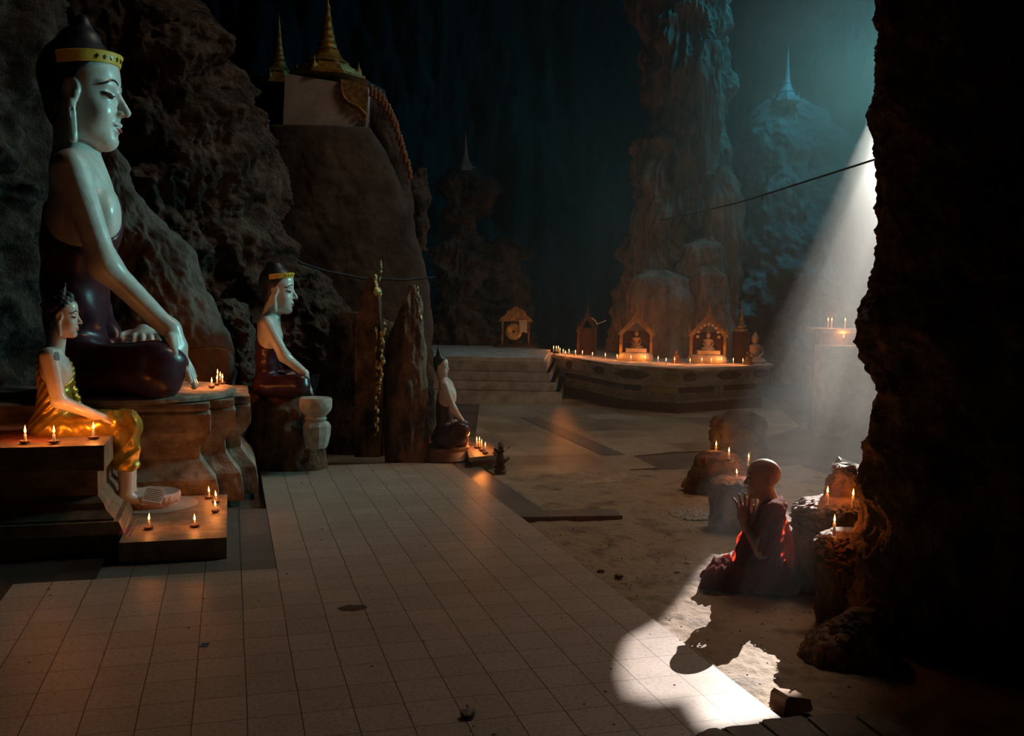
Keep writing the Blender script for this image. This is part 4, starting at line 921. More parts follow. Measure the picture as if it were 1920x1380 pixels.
# inscribed tablet leaning by the foot
tp = G(283, 942, 0.215); t = empty('tablet', (tp[0], tp[1], 0.213), 'pale inscribed tablet leaning on the lotus stone beside the gold statue foot', 'tablet', rz=-0.15)
ol = [(-0.062, 0), (0.062, 0), (0.066, 0.10), (0.05, 0.128), (0.0, 0.135), (-0.055, 0.130), (-0.064, 0.10)]
a_ = MB().prism(ol, -0.007, 0.007).build('board', M['plaster_light'], t); a_.rotation_euler = (-0.9, 0.18, 0)
mb = MB()
for r_ in range(6):
    x = -0.05
    while x < 0.045:
        w_ = random.Random(r_ * 31 + int(x * 1000)).uniform(0.006, 0.016); mb.box(x, x + w_, -0.0085, -0.0065, 0.018 + r_ * 0.017, 0.021 + r_ * 0.017); x += w_ + 0.004
l_ = mb.build('writing', M['black_line'], a_)
# incense sticks
for i in range(7):
    g = G(224 + i * 3, 1006 - (i % 3) * 3, 0.135); b0 = Vector((g[0], g[1], 0.134)); dx = 0.012 + 0.006 * i
    e = empty('incense_stick', b0, 'thin magenta incense stick leaning at the corner of the long plinth and low platform', 'incense', 'incense sticks by the plinth corner')
    MB().tube([(0, 0, 0.002), (dx * 0.4, 0.02, 0.035)], 0.0022, 6).build('holder', M['pink'], e)
    MB().tube([(dx * 0.4, 0.02, 0.035), (dx, 0.05, 0.085)], 0.0012, 5).build('stick', M['clay'], e)
for x, y, h, nm in ((279, 970, 0.055, 'standing alone before the lotus stone'), (365, 971, 0.038, 'in an orange clay dish near the front edge'), (404, 944, 0.040, 'nearest to the right edge of the slab'), (405, 926, 0.045, 'tallest in the cluster by the right edge'), (392, 918, 0.045, 'rearmost, beside the tiered pedestal')):
    candle(x, y, 0.13, h, 'lit candle on the low stone platform, ' + nm, 'candles on the low platform', 0.0065, 0.030, 0.85, fs=1.3, lean=0.12)
# tiered redented pedestal
t = empty('pedestal', (0.2, 4.7, 0), 'tall tiered stone pedestal with stepped corners under the colossal statue', 'pedestal')
prof = [(0.0, 0.145), (0.117, 0.135), (0.21, 0.115), (0.28, 0.055), (0.357, 0.0), (0.447, 0.0), (0.47, 0.02), (0.49, 0.04), (0.56, 0.078), (0.695, 0.08), (0.72, 0.06), (0.74, 0.075), (0.775, 0.07)]
def redent(o): return [(0.92 + o, 4.08 - o), (0.92 + o, 4.32 - o), (1.10 + o, 4.32 - o), (1.10 + o, 4.58 - o), (1.22 + o, 4.58 - o), (1.22 + o, 5.5), (-1.5, 5.5), (-1.5, 4.08 - o)]
V = []; F = []; dense = []
for (z0, o0), (z1, o1) in zip(prof[:-1], prof[1:]):
    for k in range(3): dense.append((z0 + (z1 - z0) * k / 3, o0 + (o1 - o0) * k / 3))
dense.append(prof[-1])
SUB = 26
for z, o in dense:
    poly = redent(o)
    for k in range(8):
        a, b = np.array(poly[k]), np.array(poly[(k + 1) % 8])
        for j in range(SUB):
            p_ = a + (b - a) * j / SUB; V.append((p_[0] - 0.2, p_[1] - 4.7, z))
n_ = 8 * SUB; V = np.array(V, np.float32); jit = fbm(V * 9, 4)[:, None] * 0.010; cpt = np.array([0.2, 0.6, 0]); dr = (V - cpt) * np.array([1, 1, 0]); dr /= np.linalg.norm(dr, axis=1)[:, None]
V = V + dr * jit
for i in range(len(dense) - 1):
    for k in range(n_): F.append((i * n_ + k, i * n_ + (k + 1) % n_, (i + 1) * n_ + (k + 1) % n_, (i + 1) * n_ + k))
F += [tuple(range(n_))[::-1], tuple((len(dense) - 1) * n_ + k for k in range(n_))]
mb = MB(); mb.add(V, F); mb.build('tiers', M['stone_carved'], t)
c0 = P(262, 742, 7.62)
mb = MB(); mb.lathe([(0.60, 0.765), (0.70, 0.775), (0.735, 0.79), (0.74, 0.815), (0.72, 0.832), (0.66, 0.836), (0.001, 0.836)], (c0[0] - 0.2, c0[1] - 4.7, 0), 144, lobes=48, amp=0.007)
dk = mb.build('lotus_seat', M['stone_carved'], t, smooth=True)
for x, y, nm in ((364, 714, 'right beside the huge hand'), (397, 713, 'next to the huge hand'), (407, 708, 'in the middle of the cluster'), (408, 697, 'rearmost of the cluster'), (413, 702, 'second from the rear'), (417, 706, 'rightmost of the cluster')):
    candle(x, y, 0.836, 0.045, 'lit candle on the rim of the tall tiered pedestal, ' + nm, 'candles on the tiered pedestal', 0.006, 0.026, 1.5, fs=1.25)
# stone cup and block before the mid statue
c = P(592, 790, 8.6)
t = empty('stone_cup', c, 'small round stone cup on a rough block before the mid sized statue', 'pedestal')
M['cup'] = mat_noise('weathered_cup_stone', (0.34, 0.31, 0.26), (0.58, 0.54, 0.47), 14.0, 0.8, 0.6, 50, bdist=0.006)
MB().lathe([(0.085, 0.0), (0.10, 0.03), (0.085, 0.045), (0.10, 0.06), (0.135, 0.10), (0.145, 0.135), (0.145, 0.20), (0.135, 0.215), (0.001, 0.205)], n=40).build('cup', M['cup'], t, smooth=True)
rk = [(0.09, -0.24), (0.105, -0.20), (0.12, -0.12), (0.125, -0.04), (0.105, -0.01), (0.095, 0.0)]
b_ = MB().lathe(rk, n=9, lobes=3, amp=0.10).build('block', M['cup'], t); b_['label'] = 'broken angular lower block'
rock('rock', 8.9, [(738, 470, 560), (760, 462, 600), (800, 458, 606), (860, 455, 610), (885, 455, 612)], M['rock_black'], 'low black rock ledge carrying the mid sized statue', thick=0.7, amp=0.04, freq=4, na=90, nz=60, seed=71)

# gilded carved posts
def silhouette(name, label, cat, d, ol, thick, mat, parent=None):
    pts = [P(x, y, d) for x, y in ol]; b = P(ol[0][0], ol[0][1], d); v = FW + RT * (b @ RT * 0); c_ = np.mean(pts, 0)
    o = empty(name, (c_[0], c_[1], min(p[2] for p in pts)), label, cat, rz=-YAW) if parent is None else parent
    base = np.array(o.location); loc = [((p - base) @ RH, (p - base)[2]) for p in pts]
    return o, loc
t, loc = silhouette('carved_post', 'dark carved post with flaking gilding and a pointed leaf finial', 'carved post', 9.2, [(664, 858), (668, 620), (680, 560), (694, 520), (704, 522), (712, 560), (716, 620), (716, 760), (712, 858)], 0.1, None)
mb = MB(); mb.prism(loc, -0.06, 0.16); mb.build('post', M['rock_black'], t)
M['gilt'] = mat_noise('flaking_gilt', (0.05, 0.02, 0.006), (0.85, 0.55, 0.18), 18.0, 0.35, 0.8, 40, metal=0.55, bdist=0.008, lo=0.42, hi=0.56)
def blob_chain(name, parent, d, pts, mat, seed=0):
    base = np.array(parent.location); mb = MB()
    for i, (x, y, w, h) in enumerate(pts):
        p = P(x, y, d) - base; r_ = random.Random(seed + i); loc = (p @ RH, p @ FH, p[2])
        q = [(0.001, -h)] + [(w * math.sin(math.pi * k / 6) * r_.uniform(0.8, 1.15), -h * math.cos(math.pi * k / 6)) for k in range(1, 6)] + [(0.001, h)]
        mb.lathe(q, loc, 10, lobes=3, amp=0.18)
    return mb.build(name, mat, parent, smooth=True)
blob_chain('leaf_finial', t, 9.15, [(714, 504, 0.012, 0.085), (712, 520, 0.008, 0.04)], M['gilt'])
blob_chain('gilded_figure', t, 9.12, [(704, 522, 0.016, 0.04), (703, 534, 0.026, 0.045), (706, 547, 0.040, 0.05), (698, 550, 0.016, 0.05), (713, 550, 0.014, 0.05)], M['gilt'], 3)
_rg = random.Random(77)
blob_chain('gilded_edge', t, 9.12, [(719 + 3 * math.sin(i * 0.9) - i * 0.28 + _rg.uniform(-2, 2), 608 + i * 4.3, _rg.uniform(0.006, 0.016), _rg.uniform(0.018, 0.05)) for i in range(30)] + [(706 + _rg.uniform(-2, 2), 606 + i * 6, _rg.uniform(0.004, 0.011), _rg.uniform(0.02, 0.05)) for i in range(22)], M['gilt'], 9)
blob_chain('lower_edge', t, 9.12, [(704 + (i % 2) * 4, 748 + i * 8, 0.012, 0.03) for i in range(9)], M['gilt'], 31)
rock('carved_post', 9.35, [(534, 768, 778), (560, 756, 790), (600, 740, 796), (630, 730, 799), (680, 724, 802), (760, 722, 802), (800, 724, 800), (872, 722, 800)], M['rock_warm'],
     'broad reddish brown ribbed post between the gilded post and the slender statue', cat='carved post', thick=0.5, amp=0.05, freq=4.0, vs=0.25, na=120, nz=120, seed=73, flute=0.03, ff=12)
_post = [q for q in bpy.data.objects if q.name.startswith('carved_post')][-1]
_q = blob_chain('gilded_strip', _post, 9.05, [(783, 548, 0.010, 0.06), (781, 566, 0.012, 0.04), (785, 584, 0.012, 0.04), (789, 598, 0.012, 0.035)], M['gilt'], 5); _q.rotation_euler = (0, 0, -YAW)

# small altar of the slender statue with five candles and leafy ornament
b3 = G(838, 852, 0.0)
MB_ = MB(); MB_.lathe([(0.26, 0), (0.27, 0.03), (0.24, 0.05), (0.22, 0.09), (0.24, 0.12), (0.001, 0.12)], n=32)
o = MB_.build('round_pedestal', M['plinth'], None, (S3.rp[0], S3.rp[1], -0.02), smooth=True); tag(o, 'round reddish pedestal under the slender statue with pointed hair', 'pedestal')
o.scale = (1, 1, max(0.2, (S3.rp[2] + 0.03) / 0.12))
A0, A1, A2, A3 = [G(*q, 0.10) for q in ((868, 822), (905, 818), (942, 852), (880, 858))]
t = empty('small_altar', (A3[0], A3[1], 0), 'small low candle ledge at the far end of the tiled platform', 'altar')
mb = MB(); mb.prism([(q[0] - A3[0], q[1] - A3[1]) for q in (A3, A2, A1, A0)], 0.06, 0.10, plane='xy'); mb.build('top', M['plinth_top'], t)
mb = MB(); mb.prism([(q[0] - A3[0] + 0.04 * s1, q[1] - A3[1] + 0.04 * s2) for q, s1, s2 in ((A3, 1, 1), (A2, -1, 1), (A1, -1, -1), (A0, 1, -1))], -0.05, 0.06, plane='xy'); mb.build('base', M['plinth'], t)
for x, y, nm in ((877, 820, 'apart from the rest, by the slender statue hand'), (894, 823, 'second from the left'), (899, 823, 'in the middle of the row'), (903, 828, 'fourth from the left'), (910, 833, 'rightmost and nearest')):
    candle(x, y, 0.10, 0.075, 'lit candle on the small ledge, ' + nm, 'candles on the small ledge', 0.008, 0.03, 1.2, fs=1.2)
t = empty('leaf_ornament', G(938, 886, -0.03), 'dark carved leaf ornament standing at the outer corner of the small candle ledge', 'ornament')
mb = MB(); rr = random.Random(5)
for i in range(18):
    a = rr.uniform(0, 6.28); r0 = rr.uniform(0.0, 0.06); z0 = rr.uniform(0.02, 0.22); l_ = rr.uniform(0.06, 0.11)
    x0, y0 = r0 * math.cos(a), r0 * math.sin(a); ux, uy = math.cos(a), math.sin(a); V = []; 
    for k in range(6):
        f_ = k / 5; w_ = 0.028 * math.sin(math.pi * min(f_ * 0.9 + 0.08, 1)); cx_, cy_, cz_ = x0 + ux * l_ * f_ * 0.7, y0 + uy * l_ * f_ * 0.7, z0 + l_ * f_ * (1 - 0.4 * f_)
        V += [(cx_ - uy * w_, cy_ + ux * w_, cz_), (cx_, cy_, cz_ + 0.008), (cx_ + uy * w_, cy_ - ux * w_, cz_), (cx_, cy_, cz_ - 0.004)]
    mb.add(V, [(k * 4 + j, k * 4 + (j + 1) % 4, k * 4 + 4 + (j + 1) % 4, k * 4 + 4 + j) for k in range(5) for j in range(4)])
mb.build('leaves', M['rock_black'], t); MB().lathe([(0.05, 0), (0.06, 0.02), (0.035, 0.06), (0.045, 0.10), (0.02, 0.2), (0.001, 0.22)], n=14).build('stem', M['rock_black'], t, smooth=True)
# pile of dark offerings on the tiles
rr = random.Random(11)
M['flower'] = mat_noise('wilted_petals', (0.05, 0.02, 0.015), (0.16, 0.08, 0.05), 30.0, 0.5, 0.3)
for i in range(11):
    x = 772 + i * 4.6 + rr.uniform(-3, 3); y = 862 - rr.uniform(0, 7) - (4 if 3 < i < 9 else 0); g = G(x, y + 4, 0.0)
    e = empty('wilted_flower', g, 'dark wilted flower head in the heap on the tiles below the reddish post' , 'flower', 'wilted flowers heaped on the tiles')
    mb = MB(); mb.lathe([(0.004, 0), (0.02, 0.006), (0.028, 0.018), (0.022, 0.03), (0.008, 0.036), (0.001, 0.034)], (0, 0, 0), 20, lobes=5, amp=0.22); e.scale = (rr.uniform(.9, 1.4),) * 2 + (rr.uniform(.8, 1.6),); e.rotation_euler = (0, 0, rr.uniform(0, 6))
    mb.build('petals', M['flower'], e, smooth=True)
g = G(833, 862, 0); MB().lathe([(0.03, 0), (0.055, 0.012), (0.052, 0.014), (0.001, 0.006)], n=20).build('saucer', M['clay'], None, g, smooth=True)['label'] = 'small empty clay saucer on the tiles right of the wilted flowers'; bpy.data.objects['saucer']['category'] = 'saucer'
# ------------------------------------------------------------------ candle altar in front of the great column
M['altar_stone'] = mat_noise('altar_stone', (0.46, 0.38, 0.29), (0.80, 0.70, 0.56), 5.0, 0.7, 0.5, 20, bdist=0.01)
M['altar_brown'] = mat_noise('altar_brown_relief', (0.07, 0.035, 0.015), (0.17, 0.095, 0.04), 9.0, 0.7, 0.5, 30, bdist=0.01)
M['altar_red'] = mat_noise('altar_red_plinth', (0.06, 0.025, 0.02), (0.12, 0.05, 0.04), 4.0, 0.7, 0.3)
M['shrine_red'] = mat_noise('shrine_red_wood', (0.04, 0.014, 0.010), (0.10, 0.035, 0.022), 9.0, 0.6, 0.5, 30, bdist=0.01)
M['shrine_gold'] = mat_noise('shrine_dull_gold', (0.20, 0.11, 0.04), (0.62, 0.40, 0.15), 14.0, 0.5, 0.6, 40, metal=0.3, bdist=0.012)
M['statuette'] = mat_noise('statuette_paint', (0.40, 0.33, 0.26), (0.60, 0.52, 0.42), 10.0, 0.5, 0.2)
M['orange'] = mat_noise('orange_robe_paint', (0.26, 0.10, 0.03), (0.45, 0.20, 0.07), 10.0, 0.5, 0.2)
ZA = 0.64
def inset(poly, o):
    """offset a counter-clockwise polygon inward by o"""
    n = len(poly); L = []
    for i in range(n):
        a, b = np.array(poly[i]), np.array(poly[(i + 1) % n]); t = (b - a) / np.linalg.norm(b - a); nn = np.array([-t[1], t[0]]); L.append((a + nn * o, t))
    out = []
    for i in range(n):
        p, t = L[i - 1]; q, u = L[i]; m = np.array([[t[0], -u[0]], [t[1], -u[1]]]); s = np.linalg.solve(m, q - p); out.append(tuple(p + t * s[0]))
    return out
def tiered(name, label, cat, rim, prof, mats, split):
    b = np.mean(rim, 0); t = empty(name, (b[0], b[1], 0), label, cat)
    for nm, z0, z1, mt in split:
        pr = [p for p in prof if z0 - 1e-6 <= p[0] <= z1 + 1e-6]; V = []; F = []; n = len(rim)
        for z, o in pr: V += [(x - b[0], y - b[1], z) for x, y in inset(rim, o)]
        for i in range(len(pr) - 1):
            for k in range(n): F.append((i * n + k, i * n + (k + 1) % n, (i + 1) * n + (k + 1) % n, (i + 1) * n + k))
        F += [tuple(range(n))[::-1], tuple((len(pr) - 1) * n + k for k in range(n))]
        mb = MB(); mb.add(V, F); mb.build(nm, mt, t)
    return t, b
g2 = lambda x, y, z=ZA: tuple(G(x, y, z)[:2])
RIM = [g2(1034, 664), g2(1150, 683), g2(1278, 691), g2(1452, 684)]
_back = [(RIM[3][0] + 0.9, RIM[3][1] + 2.4), (RIM[0][0] + 1.6, RIM[0][1] + 2.2)]
RIM = RIM + _back
PROF = [(-0.06, 0.16), (0.10, 0.16), (0.10, 0.20), (0.15, 0.20), (0.15, 0.24), (0.235, 0.27), (0.235, 0.22), (0.345, 0.22), (0.345, 0.17), (0.40, 0.14), (0.43, 0.07), (0.575, 0.07), (0.575, 0.02), (0.60, 0.0), (ZA, 0.0)]
t, ab = tiered('candle_altar', 'wide pale stone altar with banded reliefs and a long row of candles', 'altar', RIM, PROF, None,
    [('base', -0.06, 0.10, M['altar_red']), ('lower_band', 0.10, 0.345, M['altar_stone']), ('upper_band', 0.345, ZA, M['altar_stone'])])
def on_face(k, s, z, o):
    """point on altar edge k at fraction s, height z, offset inward o, plus the edge direction"""
    q = inset(RIM, o); a, b = np.array(q[k]), np.array(q[k + 1]); return a + (b - a) * s, math.atan2(*(b - a)[::-1])
def relief(name, k, s, z, o, w, h, mat, kind='oval', dpt=0.02):
    p, a = on_face(k, s, z, o); mb = MB()
    if kind == 'oval':
        ol = [(w * math.copysign(abs(math.cos(q)) ** 0.8, math.cos(q)), h * math.copysign(abs(math.sin(q)) ** 0.8, math.sin(q))) for q in [2 * math.pi * i / 28 for i in range(28)]]
        mb.prism(ol, -dpt, 0.01); 
        for i in range(5): mb.tube([(w * (0.75 - 0.15 * i) * math.cos(q), -dpt, h * (0.75 - 0.15 * i) * math.sin(q)) for q in [2 * math.pi * j / 16 for j in range(17)]], 0.004, 4)
    elif kind == 'leaf':
        mb.prism([(-w, 0), (-w * 0.45, -h), (w * 0.45, -h), (w, 0), (w * 0.45, h), (-w * 0.45, h)], -dpt, 0.01)
        for i in range(-3, 4): mb.tube([(i * w * 0.2, -dpt, -h * 0.7), (i * w * 0.24, -dpt, h * 0.7)], 0.005, 4)
    else: mb.box(-w, w, -dpt, 0.01, -h, h, 0.004)
    return mb.build(name, mat, t, (p[0] - ab[0], p[1] - ab[1], z), rz=a)
for k, s, w, kd in ((0, 0.25, .10, 'oval'), (0, 0.75, .16, 'oval'), (1, 0.25, .30, 'leaf'), (1, 0.86, .13, 'oval'), (2, 0.10, .14, 'oval'), (2, 0.52, .30, 'leaf'), (2, 0.90, .18, 'oval')):
    relief('relief_panel', k, s, 0.50, 0.07, w, 0.062, M['altar_brown'] if (k, s) != (1, 0.86) else mat_noise('gilded_relief', (0.22, 0.16, 0.03), (0.85, 0.68, 0.16), 40.0, 0.4, 0.8, 60, bdist=0.015), kd)
for k, a_, b_ in ((0, 0.02, 0.98), (1, 0.02, 0.34), (2, 0.02, 0.42), (2, 0.56, 0.98)):
    n_ = int((b_ - a_) * 24) 
    for i in range(n_):
        if (k, i) in ((9, 9),): continue
        relief('small_panel', k, a_ + (b_ - a_) * (i + 0.5) / n_, 0.29, 0.22, 0.045, 0.040, M['altar_brown'], 'box', 0.012)
M['gold_bright'] = mat_noise('bright_gilding', (0.60, 0.50, 0.08), (1.0, 0.90, 0.30), 40.0, 0.45, 0.5, 60, bdist=0.01)
for i in range(7): 
    q = relief('gold_square', 1, 0.52 + 0.065 * i, 0.29, 0.22, 0.045, 0.042, M['gold_bright'], 'box', 0.018)
    q['label'] = 'gilded square panel'
for k, s in ((1, 0.44), (2, 0.49)):
    q = relief('niche_panel', k, s, 0.27, 0.235, 0.075, 0.10, M['altar_stone'], 'box', 0.03)
    mb = MB(); mb.lathe([(0.001, -0.08), (0.045, -0.07), (0.03, -0.01), (0.04, 0.02), (0.015, 0.035), (0.022, 0.055), (0.001, 0.08)], (0, -0.035, 0), 12, ry=0.5); mb.build('niche_figure', M['statuette'], q, smooth=True)
p, a = on_face(1, 0.80, 0, 0.0); mb = MB(); mb.box(-0.42, 0.42, -0.012, 0.0, 0.583, 0.625)
for i in range(11): mb.lathe([(0.001, -0.012), (0.012, -0.008), (0.012, 0.008), (0.001, 0.012)], (-0.38 + 0.076 * i, -0.016, 0.604), 8)
mb.build('gold_rim_strip', M['gold_dull'], t, (p[0] - ab[0], p[1] - ab[1], 0), rz=a)
FL = [(1038, 651), (1043, 651), (1047, 651), (1050, 655), (1056, 657), (1060, 660), (1067, 657), (1079, 659), (1092, 660), (1111, 663), (1135, 665), (1157, 667), (1183, 669), (1210, 669), (1234, 671), (1249, 674), (1265, 673), (1294, 675), (1316, 674), (1334, 674), (1353, 673), (1375, 674), (1393, 675)]
for i, (x, y) in enumerate(FL):
    candle(x, y, ZA, 0.055, ('leftmost' if i == 0 else 'rightmost' if i == 22 else ORD[i] + ' from the left') .join(['lit candle on the wide altar rim, ', ' in the row']), 'candles on the wide altar', 0.008, 0.0, 1.5, light=True, fs=1.5)

# stage on the left carrying the gong
zs = 0.66
RIM2 = [g2(700, 658, zs), g2(820, 668, zs), g2(1020, 672, zs), g2(1032, 656, zs), (g2(1032, 656, zs)[0] - 0.4, g2(1032, 656, zs)[1] + 2.5), (g2(700, 658, zs)[0] + 0.5, g2(700, 658, zs)[1] + 2.5)]
tiered('stage', 'broad stepped pale stage left of the wide altar, carrying the gong', 'stage', RIM2, [(-0.06, -0.30), (0.16, -0.28), (0.16, -0.20), (0.30, -0.19), (0.30, -0.11), (0.44, -0.10), (0.44, -0.04), (zs - 0.05, -0.05), (zs - 0.05, 0.0), (zs, 0.0)], None,
    [('lower_step', -0.06, 0.16, M['altar_stone']), ('middle_step', 0.16, 0.30, M['altar_stone']), ('upper_step', 0.30, 0.44, M['altar_stone']), ('deck', 0.44, zs, M['altar_stone'])])
# gong in its frame
gb = G(966, 651, zs); k = DZ(966, 651, zs) / FPX; t = empty('gong_stand', gb, 'carved golden gong frame with pediment standing on the pale stage', 'gong stand', rz=-YAW + 0.15)
mb = MB()
for sx in (-1, 1):
    prof_ = [(0.018, 0.0), (0.024, 0.03), (0.014, 0.05)] + [(0.016 + 0.006 * (i % 2), 0.07 + i * 0.03) for i in range(12)] + [(0.02, 0.45), (0.006, 0.49), (0.001, 0.53)]
    MB().lathe([(r * 1.2, z * 1.02) for r, z in prof_], (sx * 25 * k, 0, 0.05), 12).build('post', M['shrine_gold'], t, smooth=True)
ped = [(-33 * k, 48 * k), (33 * k, 48 * k), (28 * k, 55 * k), (20 * k, 60 * k), (16 * k, 68 * k), (7 * k, 72 * k), (0, 77 * k), (-7 * k, 72 * k), (-16 * k, 68 * k), (-20 * k, 60 * k), (-28 * k, 55 * k)]
MB().prism(ped, -0.02, 0.03).build('pediment', M['shrine_gold'], t)
MB().box(-36 * k, 36 * k, -0.08, 0.08, 0, 0.05, 0.005).box(-40 * k, 40 * k, -0.1, 0.1, -0.01, 0.02, 0.004).build('foot_board', M['shrine_red'], t)
gg = empty('gong', (gb[0], gb[1], gb[2]), 'round brass gong with a dark boss hanging in the golden frame', 'gong', rz=-YAW + 0.15)
M['brass'] = mat_noise('gong_brass', (0.32, 0.26, 0.08), (0.60, 0.50, 0.20), 6.0, 0.4, 0.3, metal=0.5)
r0 = 15.5 * k
mb = MB(); mb.lathe([(0.001, 0.016), (r0 * 0.2, 0.012), (r0 * 0.26, 0.0), (r0 * 0.55, 0.002), (r0 * 0.6, 0.006), (r0 * 0.85, 0.0), (r0, -0.004), (r0, -0.03), (0.001, -0.02)], n=40)
q = mb.build('disc', M['brass'], gg, (-3 * k, 0.0, 29 * k), smooth=True); q.rotation_euler = (math.pi / 2, 0, 0)
mb = MB(); mb.lathe([(0.001, 0.020), (r0 * 0.12, 0.018), (r0 * 0.17, 0.006), (r0 * 0.17, 0.0)], n=20); q = mb.build('boss', M['rock_black'], gg, (-3 * k, -0.0, 29 * k), smooth=True); q.rotation_euler = (math.pi / 2, 0, 0)
mb = MB(); mb.tube([(-10 * k, 0, 40 * k), (-12 * k, 0, 50 * k)], 0.004).tube([(4 * k, 0, 40 * k), (6 * k, 0, 50 * k)], 0.004); mb.build('cords', M['rock_black'], gg)
q = MB().prism([(8 * k, 30 * k), (22 * k, 27 * k), (21 * k, 51 * k), (5 * k, 51 * k)], -0.035, -0.025).build('sign_board', M['white_paint'], None, gb, rz=-YAW + 0.15); tag(q, 'small white board propped in the gong frame beside the gong', 'sign')

# shrines and figures along the altar
def seated(mb, c, h, y=0.0):
    """tiny seated figure as stacked turned forms"""
    mb.lathe([(0.001, 0), (0.36 * h, 0.0), (0.40 * h, 0.06 * h), (0.30 * h, 0.16 * h), (0.19 * h, 0.22 * h), (0.17 * h, 0.35 * h), (0.21 * h, 0.52 * h), (0.20 * h, 0.58 * h), (0.07 * h, 0.63 * h), (0.06 * h, 0.68 * h)], (c[0], c[1], c[2]), 18, ry=0.7)
    mb.lathe([(0.06 * h, 0.66 * h), (0.10 * h, 0.70 * h), (0.12 * h, 0.80 * h), (0.10 * h, 0.88 * h), (0.05 * h, 0.93 * h), (0.04 * h, 0.97 * h), (0.001, 1.02 * h)], (c[0], c[1], c[2]), 14)
    for s in (-1, 1): mb.tube([(c[0] + s * 0.20 * h, c[1], c[2] + 0.55 * h), (c[0] + s * 0.26 * h, c[1] - 0.03 * h, c[2] + 0.33 * h), (c[0] + s * 0.10 * h, c[1] - 0.20 * h, c[2] + 0.20 * h)], 0.05 * h, 8)
    return mb
def shrine(px, py, hw, hh, label, statue_label, mat, scallop=False, drum=True, statue=True, dd=0.50):
    b = G(px, py, ZA); d = DZ(px, py, ZA); b = P(px, py, d); k = d / FPX
    b = np.array([b[0] + FH[0] * dd, b[1] + FH[1] * dd, ZA]); k = k * (1 + dd / d)
    t = empty('shrine', b, label, 'shrine', rz=-YAW)
    W, H = hw * k, hh * k
    zb = 0.0
    if drum:
        MB().lathe([(W * 0.95, 0), (W * 1.0, 0.03), (W * 0.93, 0.10), (W * 0.80, 0.13), (0.001, 0.13)], (0, 0, 0), 32, ry=0.8).build('drum', M['altar_stone'], t, smooth=True)
        MB().box(-W * 0.55, W * 0.55, -W * 0.4, W * 0.4, 0.13, 0.20, 0.006).build('plinth', M['altar_stone'], t); zb = 0.13
    for s in (-1, 1):
        MB().box(s * W * 0.82 - 0.022, s * W * 0.82 + 0.022, -0.03, 0.03, 0.0, H * 0.60, 0.004).build('post', mat, t)
    out = [(-W, 0.50 * H), (-0.80 * W, 0.60 * H), (-0.55 * W, 0.70 * H), (-0.28 * W, 0.82 * H), (-0.10 * W, 0.94 * H), (0, 1.10 * H), (0.10 * W, 0.94 * H), (0.28 * W, 0.82 * H), (0.55 * W, 0.70 * H), (0.80 * W, 0.60 * H), (W, 0.50 * H)]
    inn = [(0.76 * W, 0.50 * H), (0.50 * W, 0.60 * H), (0, 0.76 * H), (-0.50 * W, 0.60 * H), (-0.76 * W, 0.50 * H)]
    mb = MB(); n = len(out); m = len(inn); y0, y1 = -0.035, 0.04
    for i in range(n - 1):
        j0 = min(int((n - 1 - i) / (n - 1) * (m - 1) + 0.5), m - 1); j1 = min(int((n - 2 - i) / (n - 1) * (m - 1) + 0.5), m - 1)
        q = [out[i], out[i + 1], inn[j1], inn[j0]]
        if j0 == j1: q = q[:3]
        mb.prism(q, y0, y1)
    mb.build('arch', mat, t)
    for i in range(1, n - 1):
        x, z = out[i]; MB().lathe([(0.001, -0.02), (0.02, 0.0), (0.012, 0.025), (0.001, 0.055)], (x, 0, z), 8, ry=0.5).build('crest_flame', mat, t, smooth=True)
    for s in (-1, 1): MB().lathe([(0.02, 0), (0.03, 0.03), (0.012, 0.06), (0.018, 0.09), (0.001, 0.17)], (s * W * 0.92, 0, 0.5 * H), 10).build('finial', mat, t, smooth=True)
    MB().box(-0.78 * W, 0.78 * W, 0.05, 0.07, 0.0, 0.58 * H).build('back_panel', M['shrine_red'], t)
    if scallop:
        mb = MB()
        for i in range(9):
            a = math.pi * (i / 8); x, z = 0.52 * W * math.cos(a), zb + 0.34 * H + 0.24 * H * math.sin(a)
            mb.lathe([(0.001, -0.03), (0.028, -0.015), (0.028, 0.015), (0.001, 0.03)], (x, -0.02, z), 10)
        mb.build('scalloped_halo', M['altar_stone'], t, smooth=True)
    if statue:
        s_ = empty('statuette', (b[0], b[1], b[2] + (0.20 if drum else 0.02)), statue_label, 'statuette', rz=-YAW)
        seated(MB(), (0, -0.03, 0), H * 0.36).build('figure', M['statuette'] if scallop else M['shrine_gold'], s_, smooth=True)
    return t
shrine(1199, 680, 34, 96, 'brown arched shrine with a flame crest, on the left half of the wide altar', 'small dull gold seated figure inside the brown arched shrine', M['shrine_gold'])
shrine(1338, 684, 38, 98, 'taller golden arched shrine with a scalloped pale halo on the wide altar', 'small pale seated figure before the scalloped halo', M['shrine_gold'], True)
shrine(1104, 668, 19, 86, 'narrow dark red shrine at the left end of the wide altar', '', M['shrine_red'], drum=False, statue=False, dd=0.5)
